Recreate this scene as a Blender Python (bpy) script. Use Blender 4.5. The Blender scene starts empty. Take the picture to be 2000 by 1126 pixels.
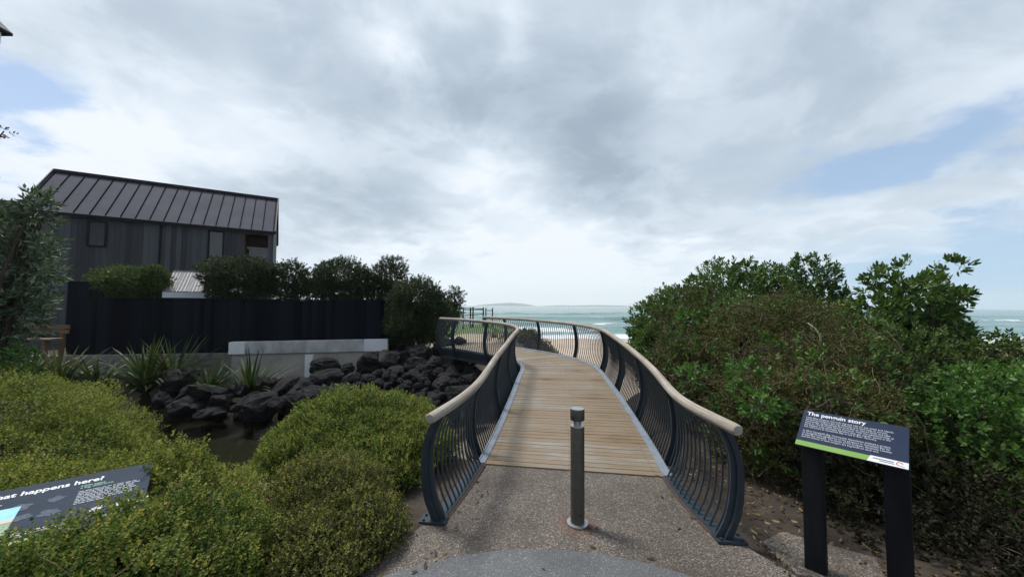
import bpy, math, random
import numpy as np
from mathutils import Vector, Matrix, Euler
R = math.radians
rng = np.random.default_rng(7)
random.seed(7)
SC = bpy.context.scene
COL = SC.collection

# ------------------------------------------------------------------ camera
F_PX, PITCH, ROLL, EYE = 720.0, R(2.66), R(.39), 1.7
cF = np.array([0, math.cos(PITCH), math.sin(PITCH)])
r0 = np.array([1.0, 0, 0]); u0 = np.array([0, -math.sin(PITCH), math.cos(PITCH)])
cR = r0*math.cos(ROLL) + u0*math.sin(ROLL)
cU = u0*math.cos(ROLL) - r0*math.sin(ROLL)
cam = bpy.data.cameras.new('camera'); cam.lens = 36*F_PX/2000; cam.sensor_width = 36
cam.clip_start = .05; cam.clip_end = 20000
camo = bpy.data.objects.new('camera', cam); COL.objects.link(camo)
camo.matrix_world = Matrix(((cR[0], cU[0], -cF[0], 0), (cR[1], cU[1], -cF[1], 0), (cR[2], cU[2], -cF[2], EYE), (0, 0, 0, 1)))
SC.camera = camo

# ------------------------------------------------------------------ node helper
class NT:
    def __init__(s, tree): s.t = tree; s.n = tree.nodes; s.l = tree.links
    def new(s, typ, props=None, **ins):
        nd = s.n.new(typ)
        for k, v in (props or {}).items(): setattr(nd, k, v)
        for k, v in ins.items(): s.set(nd, k, v)
        return nd
    def set(s, nd, k, v):
        if isinstance(k, str) and k.startswith('i') and k[1:].isdigit(): sock = nd.inputs[int(k[1:])]
        else: sock = nd.inputs[k.replace('_', ' ') if k not in nd.inputs else k]
        if hasattr(v, 'is_output') or hasattr(v, 'links'): s.l.new(v, sock)
        else:
            if isinstance(v, (tuple, list)) and len(v) == 3 and sock.type == 'RGBA': v = (*v, 1)
            sock.default_value = v
    def math(s, op, a, b=0.0, c=0.0, clamp=False):
        nd = s.new('ShaderNodeMath', {'operation': op, 'use_clamp': clamp}, i0=a, i1=b, i2=c); return nd.outputs[0]
    def mix(s, fac, a, b, typ='MIX'):
        nd = s.new('ShaderNodeMix', {'data_type': 'RGBA', 'blend_type': typ}, i0=fac, i6=a, i7=b); return nd.outputs[2]
    def noise(s, vec, scale, detail=4, rough=.55, dist=0.0, out=0):
        nd = s.new('ShaderNodeTexNoise', None, Scale=scale, Detail=detail, Roughness=rough, Distortion=dist)
        if vec is not None: s.l.new(vec, nd.inputs['Vector'])
        return nd.outputs[out]
    def ramp(s, fac, stops, interp='LINEAR'):
        nd = s.n.new('ShaderNodeValToRGB'); nd.color_ramp.interpolation = interp
        e = nd.color_ramp.elements
        while len(e) < len(stops): e.new(.5)
        for el, (p, c) in zip(e, stops):
            el.position = p; el.color = (*c, 1) if len(c) == 3 else c
        s.l.new(fac, nd.inputs[0]); return nd.outputs[0]
    def smooth(s, x, lo, hi):
        nd = s.new('ShaderNodeMapRange', {'interpolation_type': 'SMOOTHSTEP'}, i0=x, i1=lo, i2=hi); return nd.outputs[0]
    def mapping(s, vec, scale=(1, 1, 1), loc=(0, 0, 0), rot=(0, 0, 0)):
        nd = s.new('ShaderNodeMapping', None, Vector=vec, Scale=scale, Location=loc, Rotation=rot); return nd.outputs[0]

# ------------------------------------------------------------------ world
SUN_DIR = Vector((-.36, .26, .88)).normalized()
W = bpy.data.worlds.new('World'); SC.world = W; W.use_nodes = True
w = NT(W.node_tree); w.n.clear()
sky = w.new('ShaderNodeTexSky', {'sky_type': 'NISHITA', 'sun_disc': False, 'sun_elevation': math.asin(SUN_DIR.z),
            'sun_rotation': math.atan2(SUN_DIR.x, SUN_DIR.y), 'air_density': 1.0, 'dust_density': 1.0, 'ozone_density': 1.5})
tc = w.new('ShaderNodeTexCoord').outputs['Generated']
nrm = w.new('ShaderNodeVectorMath', {'operation': 'NORMALIZE'}, i0=tc).outputs[0]
sp = w.new('ShaderNodeSeparateXYZ', None, i0=nrm)
X, Y, Z = sp.outputs
zc = w.math('ADD', w.math('MAXIMUM', Z, 0.0), .23)
cx = w.math('DIVIDE', X, zc); cy = w.math('DIVIDE', Y, zc)
plane = w.new('ShaderNodeCombineXYZ', None, i0=cx, i1=cy, i2=0.0).outputs[0]
n1 = w.noise(plane, .85, 9, .56, .5)
n2 = w.noise(plane, 2.4, 10, .6, .4)
n3 = w.noise(plane, .35, 3, .5)
warp = w.noise(plane, 1.5, 9, .62, 0, 1)
wsp = w.new('ShaderNodeSeparateColor', None, i0=warp)
az = w.math('ADD', w.math('ARCTAN2', X, Y), w.math('MULTIPLY', w.math('SUBTRACT', wsp.outputs[0], .5), .42))
el = w.math('ADD', w.math('ARCSINE', Z), w.math('MULTIPLY', w.math('SUBTRACT', wsp.outputs[1], .5), .30))
def azel(px, py):
    d = cF + cR*(px-1000)/F_PX - cU*(py-563)/F_PX; d = d/np.linalg.norm(d)
    return math.atan2(d[0], d[1]), math.asin(d[2])
def blob(x0, y0, x1, y1, half):          # a soft bank of cloud between two sky directions
    a0, e0 = azel(x0, y0); a1, e1 = azel(x1, y1)
    ca, ce = (a0+a1)/2, (e0+e1)/2; ln = math.hypot(a1-a0, e1-e0)/2; th = math.atan2(e1-e0, a1-a0)
    su, sv = ln + half*.6/900, half/900
    da = w.math('SUBTRACT', az, ca); de = w.math('SUBTRACT', el, ce)
    u = w.math('ADD', w.math('MULTIPLY', da, math.cos(th)/su), w.math('MULTIPLY', de, math.sin(th)/su))
    v = w.math('ADD', w.math('MULTIPLY', da, -math.sin(th)/sv), w.math('MULTIPLY', de, math.cos(th)/sv))
    r2 = w.math('ADD', w.math('MULTIPLY', u, u), w.math('MULTIPLY', v, v))
    return w.math('POWER', 2.718, w.math('MULTIPLY', r2, -1.0))
tone = w.math('ADD', .63, w.math('MULTIPLY', w.math('SUBTRACT', n1, .5), 1.15))
tone = w.math('ADD', tone, w.math('MULTIPLY', w.math('SUBTRACT', n2, .5), .34))
tone = w.math('ADD', tone, w.math('MULTIPLY', w.math('SUBTRACT', w.smooth(n2, .44, .58), .5), .15))
for (b, wt) in (((900, 160, 1330, 230, 140), -.48), ((480, 120, 900, 200, 70), -.30), ((1120, 300, 1240, 380, 70), -.35),
                ((600, 340, 820, 400, 70), -.30), ((1500, 90, 1950, 40, 110), -.25), ((30, 60, 260, 50, 60), -.18),
                ((760, 50, 780, 150, 60), .42), ((1000, 20, 1020, 90, 45), .28), ((250, 230, 560, 260, 75), .28), ((0, 290, 420, 300, 45), .38),
                ((1000, 480, 1250, 540, 140), .42), ((700, 570, 1250, 575, 90), .40), ((900, 320, 980, 420, 70), .22), ((1600, 255, 1950, 180, 60), .12), ((1350, 420, 1950, 400, 80), .12),
                ((1250, 90, 1330, 160, 70), .20), ((1130, 525, 1215, 505, 18), .55), ((940, 455, 975, 470, 16), .45), ((1330, 470, 1380, 478, 14), .4), ((740, 465, 830, 475, 22), .35)):
    tone = w.math('ADD', tone, w.math('MULTIPLY', blob(*b), wt))
cloud = w.ramp(w.math('MAXIMUM', tone, 0.0), [(0.0, (.275, .34, .42)), (.40, (.41, .485, .57)), (.75, (.58, .655, .735)), (1.0, (.715, .76, .82))])
blue = w.math('MULTIPLY', w.math('SUBTRACT', n2, .5), .9)
for (b, wt) in (((-60, 190, 150, 235, 55), 1.15), ((1540, 350, 2060, 225, 58), 1.0), ((1680, 570, 2080, 515, 60), 1.1), ((1450, 530, 1640, 525, 14), .5)):
    blue = w.math('ADD', blue, w.math('MULTIPLY', blob(*b), wt))
behind = w.smooth(Y, .1, -.3)
bmask = w.math('MULTIPLY', w.smooth(blue, .14, .66), .92)
skyc = w.mix(.46, w.mix(1.0, sky.outputs[0], (.105, .105, .105), 'MULTIPLY'), (.34, .50, .74))
fin = w.mix(bmask, cloud, skyc)
low = w.math('MULTIPLY', w.smooth(w.math('ADD', Z, w.math('MULTIPLY', w.math('SUBTRACT', n2, .5), .10)), .17, .01), w.math('ADD', .50, w.math('MULTIPLY', w.smooth(X, .45, .8), .35)))
fin = w.mix(w.math('MULTIPLY', behind, .45), fin, (.20, .25, .31))
fin = w.mix(low, fin, w.mix(w.smooth(X, .42, .70), (.68, .755, .82), (.27, .48, .72)))
bg = w.new('ShaderNodeBackground', None, Color=fin, Strength=1.0)
out = w.new('ShaderNodeOutputWorld'); w.l.new(bg.outputs[0], out.inputs[0])

sunl = bpy.data.lights.new('sun', 'SUN'); sunl.energy = 3.2; sunl.angle = R(12); sunl.color = (1, .95, .88)
suno = bpy.data.objects.new('sun', sunl); COL.objects.link(suno)
suno.rotation_euler = SUN_DIR.to_track_quat('Z', 'Y').to_euler(); suno.location = (0, 0, 30)
vs = SC.view_settings
vs.view_transform = 'Standard'; vs.look = 'None'; vs.exposure = 0.35; vs.gamma = 1.0; vs.use_curve_mapping = False
SC.cycles.max_bounces = 6; SC.cycles.volume_bounces = 2; SC.cycles.transparent_max_bounces = 8

# ------------------------------------------------------------------ layout helpers (where a line of sight meets a real surface)
EYEP = np.array([0, 0, EYE])
def ray(px, py): return cF + cR*(px-1000)/F_PX - cU*(py-563)/F_PX
def at_y(px, py, y): d = ray(px, py); return EYEP + d*(y/d[1])
def at_z(px, py, z=0.0): d = ray(px, py); return EYEP + d*((z-EYE)/d[2])
def on_plane(px, py, p0, n):
    d = ray(px, py); p0 = np.array(p0, float); n = np.array(n, float)
    return EYEP + d*(((p0-EYEP) @ n)/(d @ n))

# ------------------------------------------------------------------ object helpers
def tag(o, label=None, cat=None, group=None, kind=None):
    if label: o['label'] = label
    if cat: o['category'] = cat
    if group: o['group'] = group
    if kind: o['kind'] = kind
    return o
def empty(name, loc, rz=0.0):
    o = bpy.data.objects.new(name, None); COL.objects.link(o)
    o.location = loc; o.rotation_euler = (0, 0, rz); o.empty_display_size = .1
    return o
class MB:
    def __init__(s): s.v = []; s.f = []; s.uv = []
    def add(s, vs, fs, uvs=None):
        b = len(s.v); s.v += [tuple(map(float, q)) for q in vs]; s.f += [tuple(b+i for i in q) for q in fs]
        for k, q in enumerate(fs): s.uv.append(uvs[k] if uvs else [(vs[i][0]+vs[i][1], vs[i][2]) for i in q])
        return s
    def box(s, c, size, rot=None):
        c = np.array(c, float); h = np.array(size, float)/2
        P = np.array([[sx, sy, sz] for sx in (-1, 1) for sy in (-1, 1) for sz in (-1, 1)])*h
        if rot is not None: P = P @ np.array(rot.to_matrix() if hasattr(rot, 'to_matrix') else rot).T
        return s.add(P+c, [(0, 1, 3, 2), (4, 6, 7, 5), (0, 4, 5, 1), (2, 3, 7, 6), (0, 2, 6, 4), (1, 5, 7, 3)])
    def tube(s, path, rad, sides=8, cap=True, ref=(0, 0, 1), flat=1.0):
        path = np.array(path, float); n = len(path); rad = np.broadcast_to(np.array(rad, float), (n,))
        T = np.gradient(path, axis=0); T /= np.linalg.norm(T, axis=1)[:, None]+1e-12
        ref = np.array(ref, float); vs = []; L = 0
        a = np.arange(sides)/sides*2*math.pi
        e1p = None
        for i in range(n):
            e1 = np.cross(ref, T[i]) if e1p is None else e1p-T[i]*(e1p @ T[i])
            if np.linalg.norm(e1) < 1e-4: e1 = np.cross((1, 0, 0), T[i])
            e1 /= np.linalg.norm(e1); e1p = e1; e2 = np.cross(T[i], e1)
            vs += list(path[i] + rad[i]*(np.cos(a)[:, None]*e1 + flat*np.sin(a)[:, None]*e2))
        cum = np.concatenate([[0], np.cumsum(np.linalg.norm(np.diff(path, axis=0), axis=1))])
        fs = []; uvs = []
        for i in range(n-1):
            for j in range(sides):
                k = (j+1) % sides
                fs.append((i*sides+j, i*sides+k, (i+1)*sides+k, (i+1)*sides+j))
                uvs.append([(cum[i], j/sides), (cum[i], (j+1)/sides), (cum[i+1], (j+1)/sides), (cum[i+1], j/sides)])
        if cap:
            for q in (tuple(range(sides))[::-1], tuple((n-1)*sides+j for j in range(sides))):
                fs.append(q); uvs.append([(vs[i][0], vs[i][2]) for i in q])
        return s.add(vs, fs, uvs)
    def lathe(s, prof, sides=24, c=(0, 0, 0)):
        vs = []; fs = []
        for (r, z) in prof:
            for j in range(sides):
                t = 2*math.pi*j/sides; vs.append((c[0]+r*math.cos(t), c[1]+r*math.sin(t), c[2]+z))
        for i in range(len(prof)-1):
            for j in range(sides):
                k = (j+1) % sides; fs.append((i*sides+j, i*sides+k, (i+1)*sides+k, (i+1)*sides+j))
        fs.append(tuple(range(sides))[::-1]); fs.append(tuple((len(prof)-1)*sides+j for j in range(sides)))
        return s.add(vs, fs)
    def prism(s, poly, z0, z1):                       # polygon (x, y) counter-clockwise
        n = len(poly); vs = [(x, y, z0) for x, y in poly]+[(x, y, z1) for x, y in poly]
        fs = [tuple(range(n))[::-1], tuple(range(n, 2*n))]+[(i, (i+1) % n, n+(i+1) % n, n+i) for i in range(n)]
        return s.add(vs, fs)
    def sweep(s, rings, closed=True, cap=True, uvs=True):     # rings: list of equal-length point lists
        n = len(rings[0]); vs = [q for r in rings for q in r]; fs = []; uv = []; L = 0
        for i in range(len(rings)-1):
            dl = float(np.linalg.norm(np.array(rings[i+1][0])-np.array(rings[i][0])))
            for j in range(n if closed else n-1):
                k = (j+1) % n
                fs.append((i*n+j, i*n+k, (i+1)*n+k, (i+1)*n+j)); uv.append([(L, j/n), (L, (j+1)/n), (L+dl, (j+1)/n), (L+dl, j/n)])
            L += dl
        if cap and closed:
            for q in (tuple(range(n))[::-1], tuple((len(rings)-1)*n+j for j in range(n))):
                fs.append(q); uv.append([(0, 0)]*n)
        return s.add(vs, fs, uv)
    def build(s, name, mat=None, parent=None, org=(0, 0, 0), smooth=False, bevel=0.0):
        me = bpy.data.meshes.new(name)
        o3 = np.array(org, float)
        me.from_pydata([tuple(np.array(q)-o3) for q in s.v], [], s.f)
        uvl = me.uv_layers.new(name='UVMap')
        flat = [c for q in s.uv for p in q for c in p]
        if len(flat) == 2*len(me.loops): uvl.data.foreach_set('uv', flat)
        import bmesh
        bm = bmesh.new(); bm.from_mesh(me); bmesh.ops.recalc_face_normals(bm, faces=bm.faces); bm.to_mesh(me); bm.free()
        if smooth:
            me.polygons.foreach_set('use_smooth', [True]*len(me.polygons))
        o = bpy.data.objects.new(name, me); COL.objects.link(o)
        if mat: me.materials.append(mat)
        if parent: o.parent = parent
        else: o.location = org
        if bevel:
            m = o.modifiers.new('bevel', 'BEVEL'); m.width = bevel; m.segments = 2; m.limit_method = 'ANGLE'
        if smooth:
            try: me.set_sharp_from_angle(angle=R(40))
            except Exception: pass
        return o
def np_mesh(name, V, K, mat, parent=None, loc=(0, 0, 0), smooth=False):       # V: (N*K, 3), faces of K verts in order
    V = np.asarray(V, np.float32)
    if parent is not None or any(loc): V = V - np.array(loc, np.float32)
    nf = len(V)//K
    me = bpy.data.meshes.new(name)
    me.vertices.add(len(V)); me.vertices.foreach_set('co', V.ravel())
    me.loops.add(len(V)); me.loops.foreach_set('vertex_index', np.arange(len(V), dtype=np.int32))
    me.polygons.add(nf)
    me.polygons.foreach_set('loop_start', np.arange(nf, dtype=np.int32)*K)
    try: me.polygons.foreach_set('loop_total', np.full(nf, K, np.int32))
    except Exception: pass
    me.update(calc_edges=True)
    me.polygons.foreach_set('use_smooth', np.zeros(nf, bool))
    me.materials.append(mat)
    o = bpy.data.objects.new(name, me); COL.objects.link(o)
    if parent: o.parent = parent
    else: o.location = loc
    return o
def grid_mesh(name, xs, ys, Zf, mat, attrs=None, smooth=True):
    nx, ny = len(xs), len(ys)
    XX, YY = np.meshgrid(xs, ys); ZZ = Zf(XX, YY)
    V = np.stack([XX, YY, ZZ], -1).reshape(-1, 3)
    i = np.arange(nx*ny).reshape(ny, nx)
    Q = np.stack([i[:-1, :-1], i[:-1, 1:], i[1:, 1:], i[1:, :-1]], -1).reshape(-1, 4).astype(np.int32)
    me = bpy.data.meshes.new(name)
    me.vertices.add(len(V)); me.vertices.foreach_set('co', V.astype(np.float32).ravel())
    me.loops.add(Q.size); me.loops.foreach_set('vertex_index', Q.ravel())
    me.polygons.add(len(Q)); me.polygons.foreach_set('loop_start', np.arange(len(Q), dtype=np.int32)*4)
    try: me.polygons.foreach_set('loop_total', np.full(len(Q), 4, np.int32))
    except Exception: pass
    me.update(calc_edges=True)
    me.polygons.foreach_set('use_smooth', np.ones(len(Q), bool))
    for k, fn in (attrs or {}).items():
        a = me.attributes.new(k, 'FLOAT', 'POINT'); a.data.foreach_set('value', fn(XX, YY).astype(np.float32).ravel())
    me.materials.append(mat)
    o = bpy.data.objects.new(name, me); COL.objects.link(o); return o
def _h(i, j, k, seed):
    n = (i.astype(np.int64)*374761393 + j.astype(np.int64)*668265263 + k.astype(np.int64)*2147483647 + seed*974711) & 0x7fffffff
    n = ((n ^ (n >> 13))*1274126177) & 0x7fffffff
    return ((n ^ (n >> 16)) & 0xffff)/65535.0
def vnoise(P, freq=1.0, seed=0):
    P = np.asarray(P, float)*freq+100.0; I = np.floor(P).astype(int); f = P-I; f = f*f*(3-2*f)
    o = 0
    for a in (0, 1):
        for b in (0, 1):
            for c in (0, 1):
                wgt = (f[..., 0] if a else 1-f[..., 0])*(f[..., 1] if b else 1-f[..., 1])*(f[..., 2] if c else 1-f[..., 2])
                o = o+wgt*_h(I[..., 0]+a, I[..., 1]+b, I[..., 2]+c, seed)
    return o
def fbm(P, freq, seed=0, octv=4):
    s = 0; a = 1; t = 0
    for k in range(octv): s = s+a*vnoise(P, freq*2**k, seed+k); t += a; a *= .5
    return s/t
def unit(v): return v/(np.linalg.norm(v, axis=-1, keepdims=True)+1e-9)
def sstep(x, a, b): t = np.clip((x-a)/(b-a), 0, 1); return t*t*(3-2*t)

# ------------------------------------------------------------------ materials
def material(name, rough=.6, color=(.5, .5, .5), metallic=0.0, spec=.5):
    m = bpy.data.materials.new(name); m.use_nodes = True
    t = NT(m.node_tree); b = t.n['Principled BSDF']
    b.inputs['Roughness'].default_value = rough; b.inputs['Base Color'].default_value = (*color, 1)
    b.inputs['Metallic'].default_value = metallic; b.inputs['Specular IOR Level'].default_value = spec
    return m, t, b
def objc(t): return t.new('ShaderNodeTexCoord').outputs['Object']
def worldp(t): return t.new('ShaderNodeNewGeometry').outputs['Position']
def bump(t, b, h, strength=.3, dist=.01):
    nd = t.new('ShaderNodeBump', None, Strength=strength, Distance=dist, Height=h); t.l.new(nd.outputs[0], b.inputs['Normal'])
def mat_mottled(name, c1, c2, scale=6, rough=.7, metallic=0.0, bs=.2, bd=.01, stretch=(1, 1, 1), c3=None, detail=6, spec=.4):
    m, t, b = material(name, rough, c1, metallic, spec)
    v = t.mapping(objc(t), stretch)
    n = t.noise(v, scale, detail, .6)
    stops = [(.3, c1), (.7, c2)] if c3 is None else [(.25, c1), (.55, c2), (.75, c3)]
    t.l.new(t.ramp(n, stops), b.inputs['Base Color'])
    bump(t, b, t.noise(v, scale*3, 5, .6), bs, bd)
    return m
def mat_leaf(name, cols, rough=.45, trans=.25, spec=.18, gain=1.0):
    cols = [tuple(q*gain for q in c) for c in cols]
    m, t, b = material(name, rough, cols[0], 0, spec)
    rnd = t.new('ShaderNodeNewGeometry').outputs['Random Per Island']
    big = t.noise(worldp(t), 1.6, 3, .5)
    fac = t.math('ADD', t.math('MULTIPLY', rnd, .72), t.math('MULTIPLY', t.math('SUBTRACT', big, .36), .9))
    n = len(cols); c = t.ramp(fac, [((i+.4)/n, q) for i, q in enumerate(cols)])
    t.l.new(c, b.inputs['Base Color'])
    tr = t.new('ShaderNodeBsdfTranslucent', None, Color=t.mix(1.0, c, (1.25, 1.3, .7), 'MULTIPLY'))
    mx = t.new('ShaderNodeMixShader', None, i0=trans, i1=b.outputs[0], i2=tr.outputs[0])
    t.l.new(mx.outputs[0], t.n['Material Output'].inputs[0])
    return m

def m_aggregate():
    m, t, b = material('exposed_aggregate', .75)
    p = worldp(t)
    vo = t.new('ShaderNodeTexVoronoi', None, Vector=p, Scale=120.0)
    c = t.ramp(t.new('ShaderNodeSeparateColor', None, i0=vo.outputs['Color']).outputs[0],
               [(0.0, (.014, .013, .012)), (.3, (.046, .040, .035)), (.6, (.105, .088, .074)), (.85, (.185, .155, .127)), (1.0, (.36, .32, .275))])
    edge = t.smooth(vo.outputs['Distance'], .30, .62)
    c = t.mix(t.math('MULTIPLY', edge, .6), c, (.10, .085, .075))
    big = t.noise(p, 1.3, 5, .6)
    c = t.mix(t.smooth(big, .35, .72), c, t.mix(1.0, c, (.58, .55, .52), 'MULTIPLY'))
    c = t.mix(t.math('MULTIPLY', t.smooth(t.noise(p, 4.5, 6, .7), .60, .72), .45), c, (.035, .03, .026))
    d = t.new('ShaderNodeVectorMath', {'operation': 'DISTANCE'}, i0=p, i1=tuple(BOL)).outputs['Value']
    d = t.math('ADD', d, t.math('MULTIPLY', t.math('SUBTRACT', t.noise(p, 9, 5), .5), .22))
    c = t.mix(t.math('MULTIPLY', t.smooth(d, .24, .06), .5), c, (.10, .035, .014))
    t.l.new(c, b.inputs['Base Color'])
    bump(t, b, t.math('SUBTRACT', 1.0, vo.outputs['Distance']), .4, .003)
    return m
BOL = at_z(1128, 1022, 0.0)
M = {}
M['aggregate'] = m_aggregate()
def m_disc():
    m, t, b = material('smooth_paving', .7)
    p = worldp(t)
    vo = t.new('ShaderNodeTexVoronoi', None, Vector=p, Scale=190.0)
    c = t.ramp(t.new('ShaderNodeSeparateColor', None, i0=vo.outputs['Color']).outputs[0], [(0, (.06, .065, .071)), (.5, (.095, .10, .107)), (.93, (.125, .13, .137)), (1, (.30, .30, .31))])
    c = t.mix(t.smooth(t.noise(p, 2.2, 6), .3, .75), c, t.mix(1.0, c, (.72, .72, .74), 'MULTIPLY'))
    t.l.new(c, b.inputs['Base Color']); bump(t, b, t.noise(p, 150, 3), .35, .003); return m
M['disc'] = m_disc()
M['steel'] = mat_mottled('dark_painted_steel', (.018, .028, .040), (.030, .044, .060), 9, .42, .0, .08, .003, spec=.5)
M['strip'] = mat_mottled('grey_steel_strip', (.15, .18, .23), (.25, .29, .35), 5, .42, .25, .1, .003, c3=(.20, .23, .28))
M['rust'] = mat_mottled('rusty_steel', (.030, .026, .026), (.060, .032, .024), 14, .8, .1, .2, .003, c3=(.05, .042, .042))
M['bolt'] = material('bolt_steel', .4, (.12, .14, .17), .6)[0]
def m_wood(name, cols, rough=.7, across=(3, 60), isl=.6, ps=2.3, pw=.35, gain=1.5):
    m, t, b = material(name, rough, cols[0], 0, .35)
    uv = t.new('ShaderNodeTexCoord').outputs['UV']
    rnd = t.new('ShaderNodeNewGeometry').outputs['Random Per Island']
    off = t.new('ShaderNodeCombineXYZ', None, i0=t.math('MULTIPLY', rnd, 37.0), i1=t.math('MULTIPLY', rnd, 11.0)).outputs[0]
    v = t.new('ShaderNodeVectorMath', {'operation': 'ADD'}, i0=t.mapping(uv, (across[0], across[1], 1)), i1=off).outputs[0]
    g0 = t.noise(v, 1.0, 7, .62, .4); g = t.math('ADD', t.math('MULTIPLY', t.math('SUBTRACT', g0, .5), gain), .5)
    bl = t.noise(worldp(t), ps, 4, .6)
    f = t.math('ADD', t.math('MULTIPLY', g, .55), t.math('MULTIPLY', bl, pw))
    if pw > .5: f = t.math('SUBTRACT', f, .18)
    f = t.math('ADD', f, t.math('MULTIPLY', t.math('SUBTRACT', rnd, .5), isl))
    n = len(cols); c = t.ramp(f, [(.18+.62*i/(n-1), q) for i, q in enumerate(cols)])
    ck = t.smooth(t.noise(t.new('ShaderNodeVectorMath', {'operation': 'MULTIPLY'}, i0=v, i1=(.6, 1.8, 1)).outputs[0], 1.0, 3, .5), .60, .68)
    c = t.mix(t.math('MULTIPLY', ck, .42), c, (.035, .026, .02))
    t.l.new(c, b.inputs['Base Color']); bump(t, b, g, .35, .004)
    return m
M['deck'] = m_wood('weathered_deck_timber', [(.08, .062, .046), (.205, .145, .085), (.20, .166, .124), (.265, .242, .21)], .5, (2.2, 26), .26, 1.3, .85)
M['handrail'] = m_wood('silvered_round_timber', [(.11, .085, .062), (.245, .205, .165), (.33, .30, .26), (.42, .395, .36)], .7, (1.6, 15), .0, 3.0, .5, 2.2)
M['gun'] = mat_mottled('gunmetal_coat', (.078, .071, .061), (.105, .097, .085), 30, .42, .45, .05, .001)
M['alu'] = mat_mottled('dull_aluminium', (.36, .37, .40), (.46, .47, .50), 20, .35, .8, .05, .001)
M['black'] = material('dark_hole', .8, (.01, .01, .01))[0]
M['conc'] = mat_mottled('stained_concrete', (.10, .095, .09), (.20, .19, .18), 2.2, .85, 0, .35, .01, (1, 1, 2.2), (.25, .235, .22))
M['facing'] = mat_mottled('weathered_concrete', (.24, .225, .21), (.40, .38, .35), 1.6, .85, 0, .3, .01, (1, 1, 1.6), (.40, .38, .36))
M['whiteconc'] = mat_mottled('flaking_white_concrete', (.20, .195, .19), (.46, .465, .48), 2.4, .7, 0, .2, .008, (1, 1, .6), (.62, .64, .67))
M['whitepaint'] = mat_mottled('white_paint', (.68, .71, .76), (.80, .83, .87), 3, .5, 0, .05, .002)
M['bark'] = mat_mottled('bark', (.035, .026, .02), (.085, .068, .055), 14, .85, 0, .5, .01, (1, 1, .3))
M['twig'] = mat_mottled('fine_twigs', (.05, .034, .022), (.15, .11, .075), 10, .8)
M['drytwig'] = mat_mottled('dry_pinkish_twigs', (.12, .07, .045), (.28, .19, .13), 12, .8)
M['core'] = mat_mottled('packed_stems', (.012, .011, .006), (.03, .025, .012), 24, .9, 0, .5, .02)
def m_boards(name, c1, c2, wavg=(40, .6), sp=.3):
    m, t, b = material(name, .7, c1, 0, sp)
    rnd = t.new('ShaderNodeNewGeometry').outputs['Random Per Island']
    v = t.mapping(objc(t), (wavg[0], wavg[0], wavg[1]))
    g = t.noise(v, 1.0, 6, .65)
    f = t.math('ADD', t.math('MULTIPLY', g, .6), t.math('MULTIPLY', rnd, .5))
    t.l.new(t.ramp(f, [(.2, c1), (.8, c2)]), b.inputs['Base Color']); bump(t, b, g, .3, .006); return m
M['cladding'] = m_boards('charred_cladding', (.020, .024, .030), (.084, .092, .105))
M['fence'] = m_boards('black_stained_boards', (.002, .003, .005), (.012, .016, .024), sp=.04)
M['roof'] = mat_mottled('grey_standing_seam', (.074, .077, .098), (.094, .097, .122), 1.2, .75, 0, .05, .003, spec=.06)
M['trim'] = material('dark_trim', .5, (.007, .007, .010), .0, .2)[0]
M['seam'] = material('dark_seam', .95, (.012, .012, .016), 0, 0)[0]
M['corr'] = mat_mottled('weathered_corrugated', (.16, .16, .165), (.27, .27, .28), 2.5, .5, .35, .1, .003, (1, 4, 1))
M['cedar'] = mat_mottled('cedar_lining', (.06, .034, .018), (.10, .058, .030), 5, .6, 0, .1, .003, (8, 1, 1))
def m_glass():
    m, t, b = material('window_glass', .04, (.006, .014, .022), 0, .8); b.inputs['IOR'].default_value = 1.55; return m
M['glass'] = m_glass()
M['slat'] = m_wood('bench_timber', [(.07, .045, .03), (.16, .10, .06), (.22, .16, .10)], .7, (2, 20), .5)
def m_rock():
    m, t, b = material('basalt', .8, (.03, .03, .033), 0, .22)
    o = objc(t); oi = t.new('ShaderNodeObjectInfo').outputs['Random']
    n = t.noise(o, 5, 8, .65)
    c = t.ramp(n, [(.3, (.004, .0048, .0065)), (.55, (.014, .0150, .018)), (.8, (.042, .043, .046))])
    c = t.mix(t.math('MULTIPLY', oi, .75), c, t.mix(1.0, c, (1.7, 1.55, 1.42), 'MULTIPLY'))
    li = t.smooth(t.noise(o, 13, 5, .7), .66, .74)
    c = t.mix(t.math('MULTIPLY', li, .45), c, (.20, .195, .19))
    t.l.new(c, b.inputs['Base Color']); bump(t, b, t.noise(o, 7, 9, .75), 1.0, .09); return m
M['rock'] = m_rock()
def m_ground():
    m, t, b = material('earth_and_sand', .9)
    p = worldp(t)
    at = lambda k: t.new('ShaderNodeAttribute', {'attribute_name': k}).outputs['Fac']
    n = t.noise(p, 7, 8, .65); n2 = t.noise(p, 60, 4, .6)
    soil = t.ramp(n, [(.3, (.018, .013, .010)), (.6, (.045, .034, .025)), (.8, (.09, .07, .055))])
    sand = t.ramp(t.noise(p, .6, 8, .6), [(.3, (.33, .265, .205)), (.7, (.46, .385, .31))])
    grass = t.ramp(t.noise(p, 3, 7, .65), [(.3, (.035, .075, .016)), (.7, (.085, .15, .035))])
    mud = t.ramp(n, [(.3, (.10, .085, .065)), (.7, (.20, .17, .135))])
    c = t.mix(at('sand'), soil, sand); c = t.mix(at('mud'), c, mud); c = t.mix(at('grass'), c, grass)
    t.l.new(c, b.inputs['Base Color'])
    bump(t, b, t.math('ADD', n, t.math('MULTIPLY', n2, .5)), .6, .03); return m
M['ground'] = m_ground()
def m_stream():
    m, t, b = material('stream_water', .06, (.016, .017, .010), 0, .5)
    p = worldp(t); bump(t, b, t.noise(t.mapping(p, (1, 2.2, 1)), 3, 4, .55), .25, .03); return m
M['stream'] = m_stream()
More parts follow.
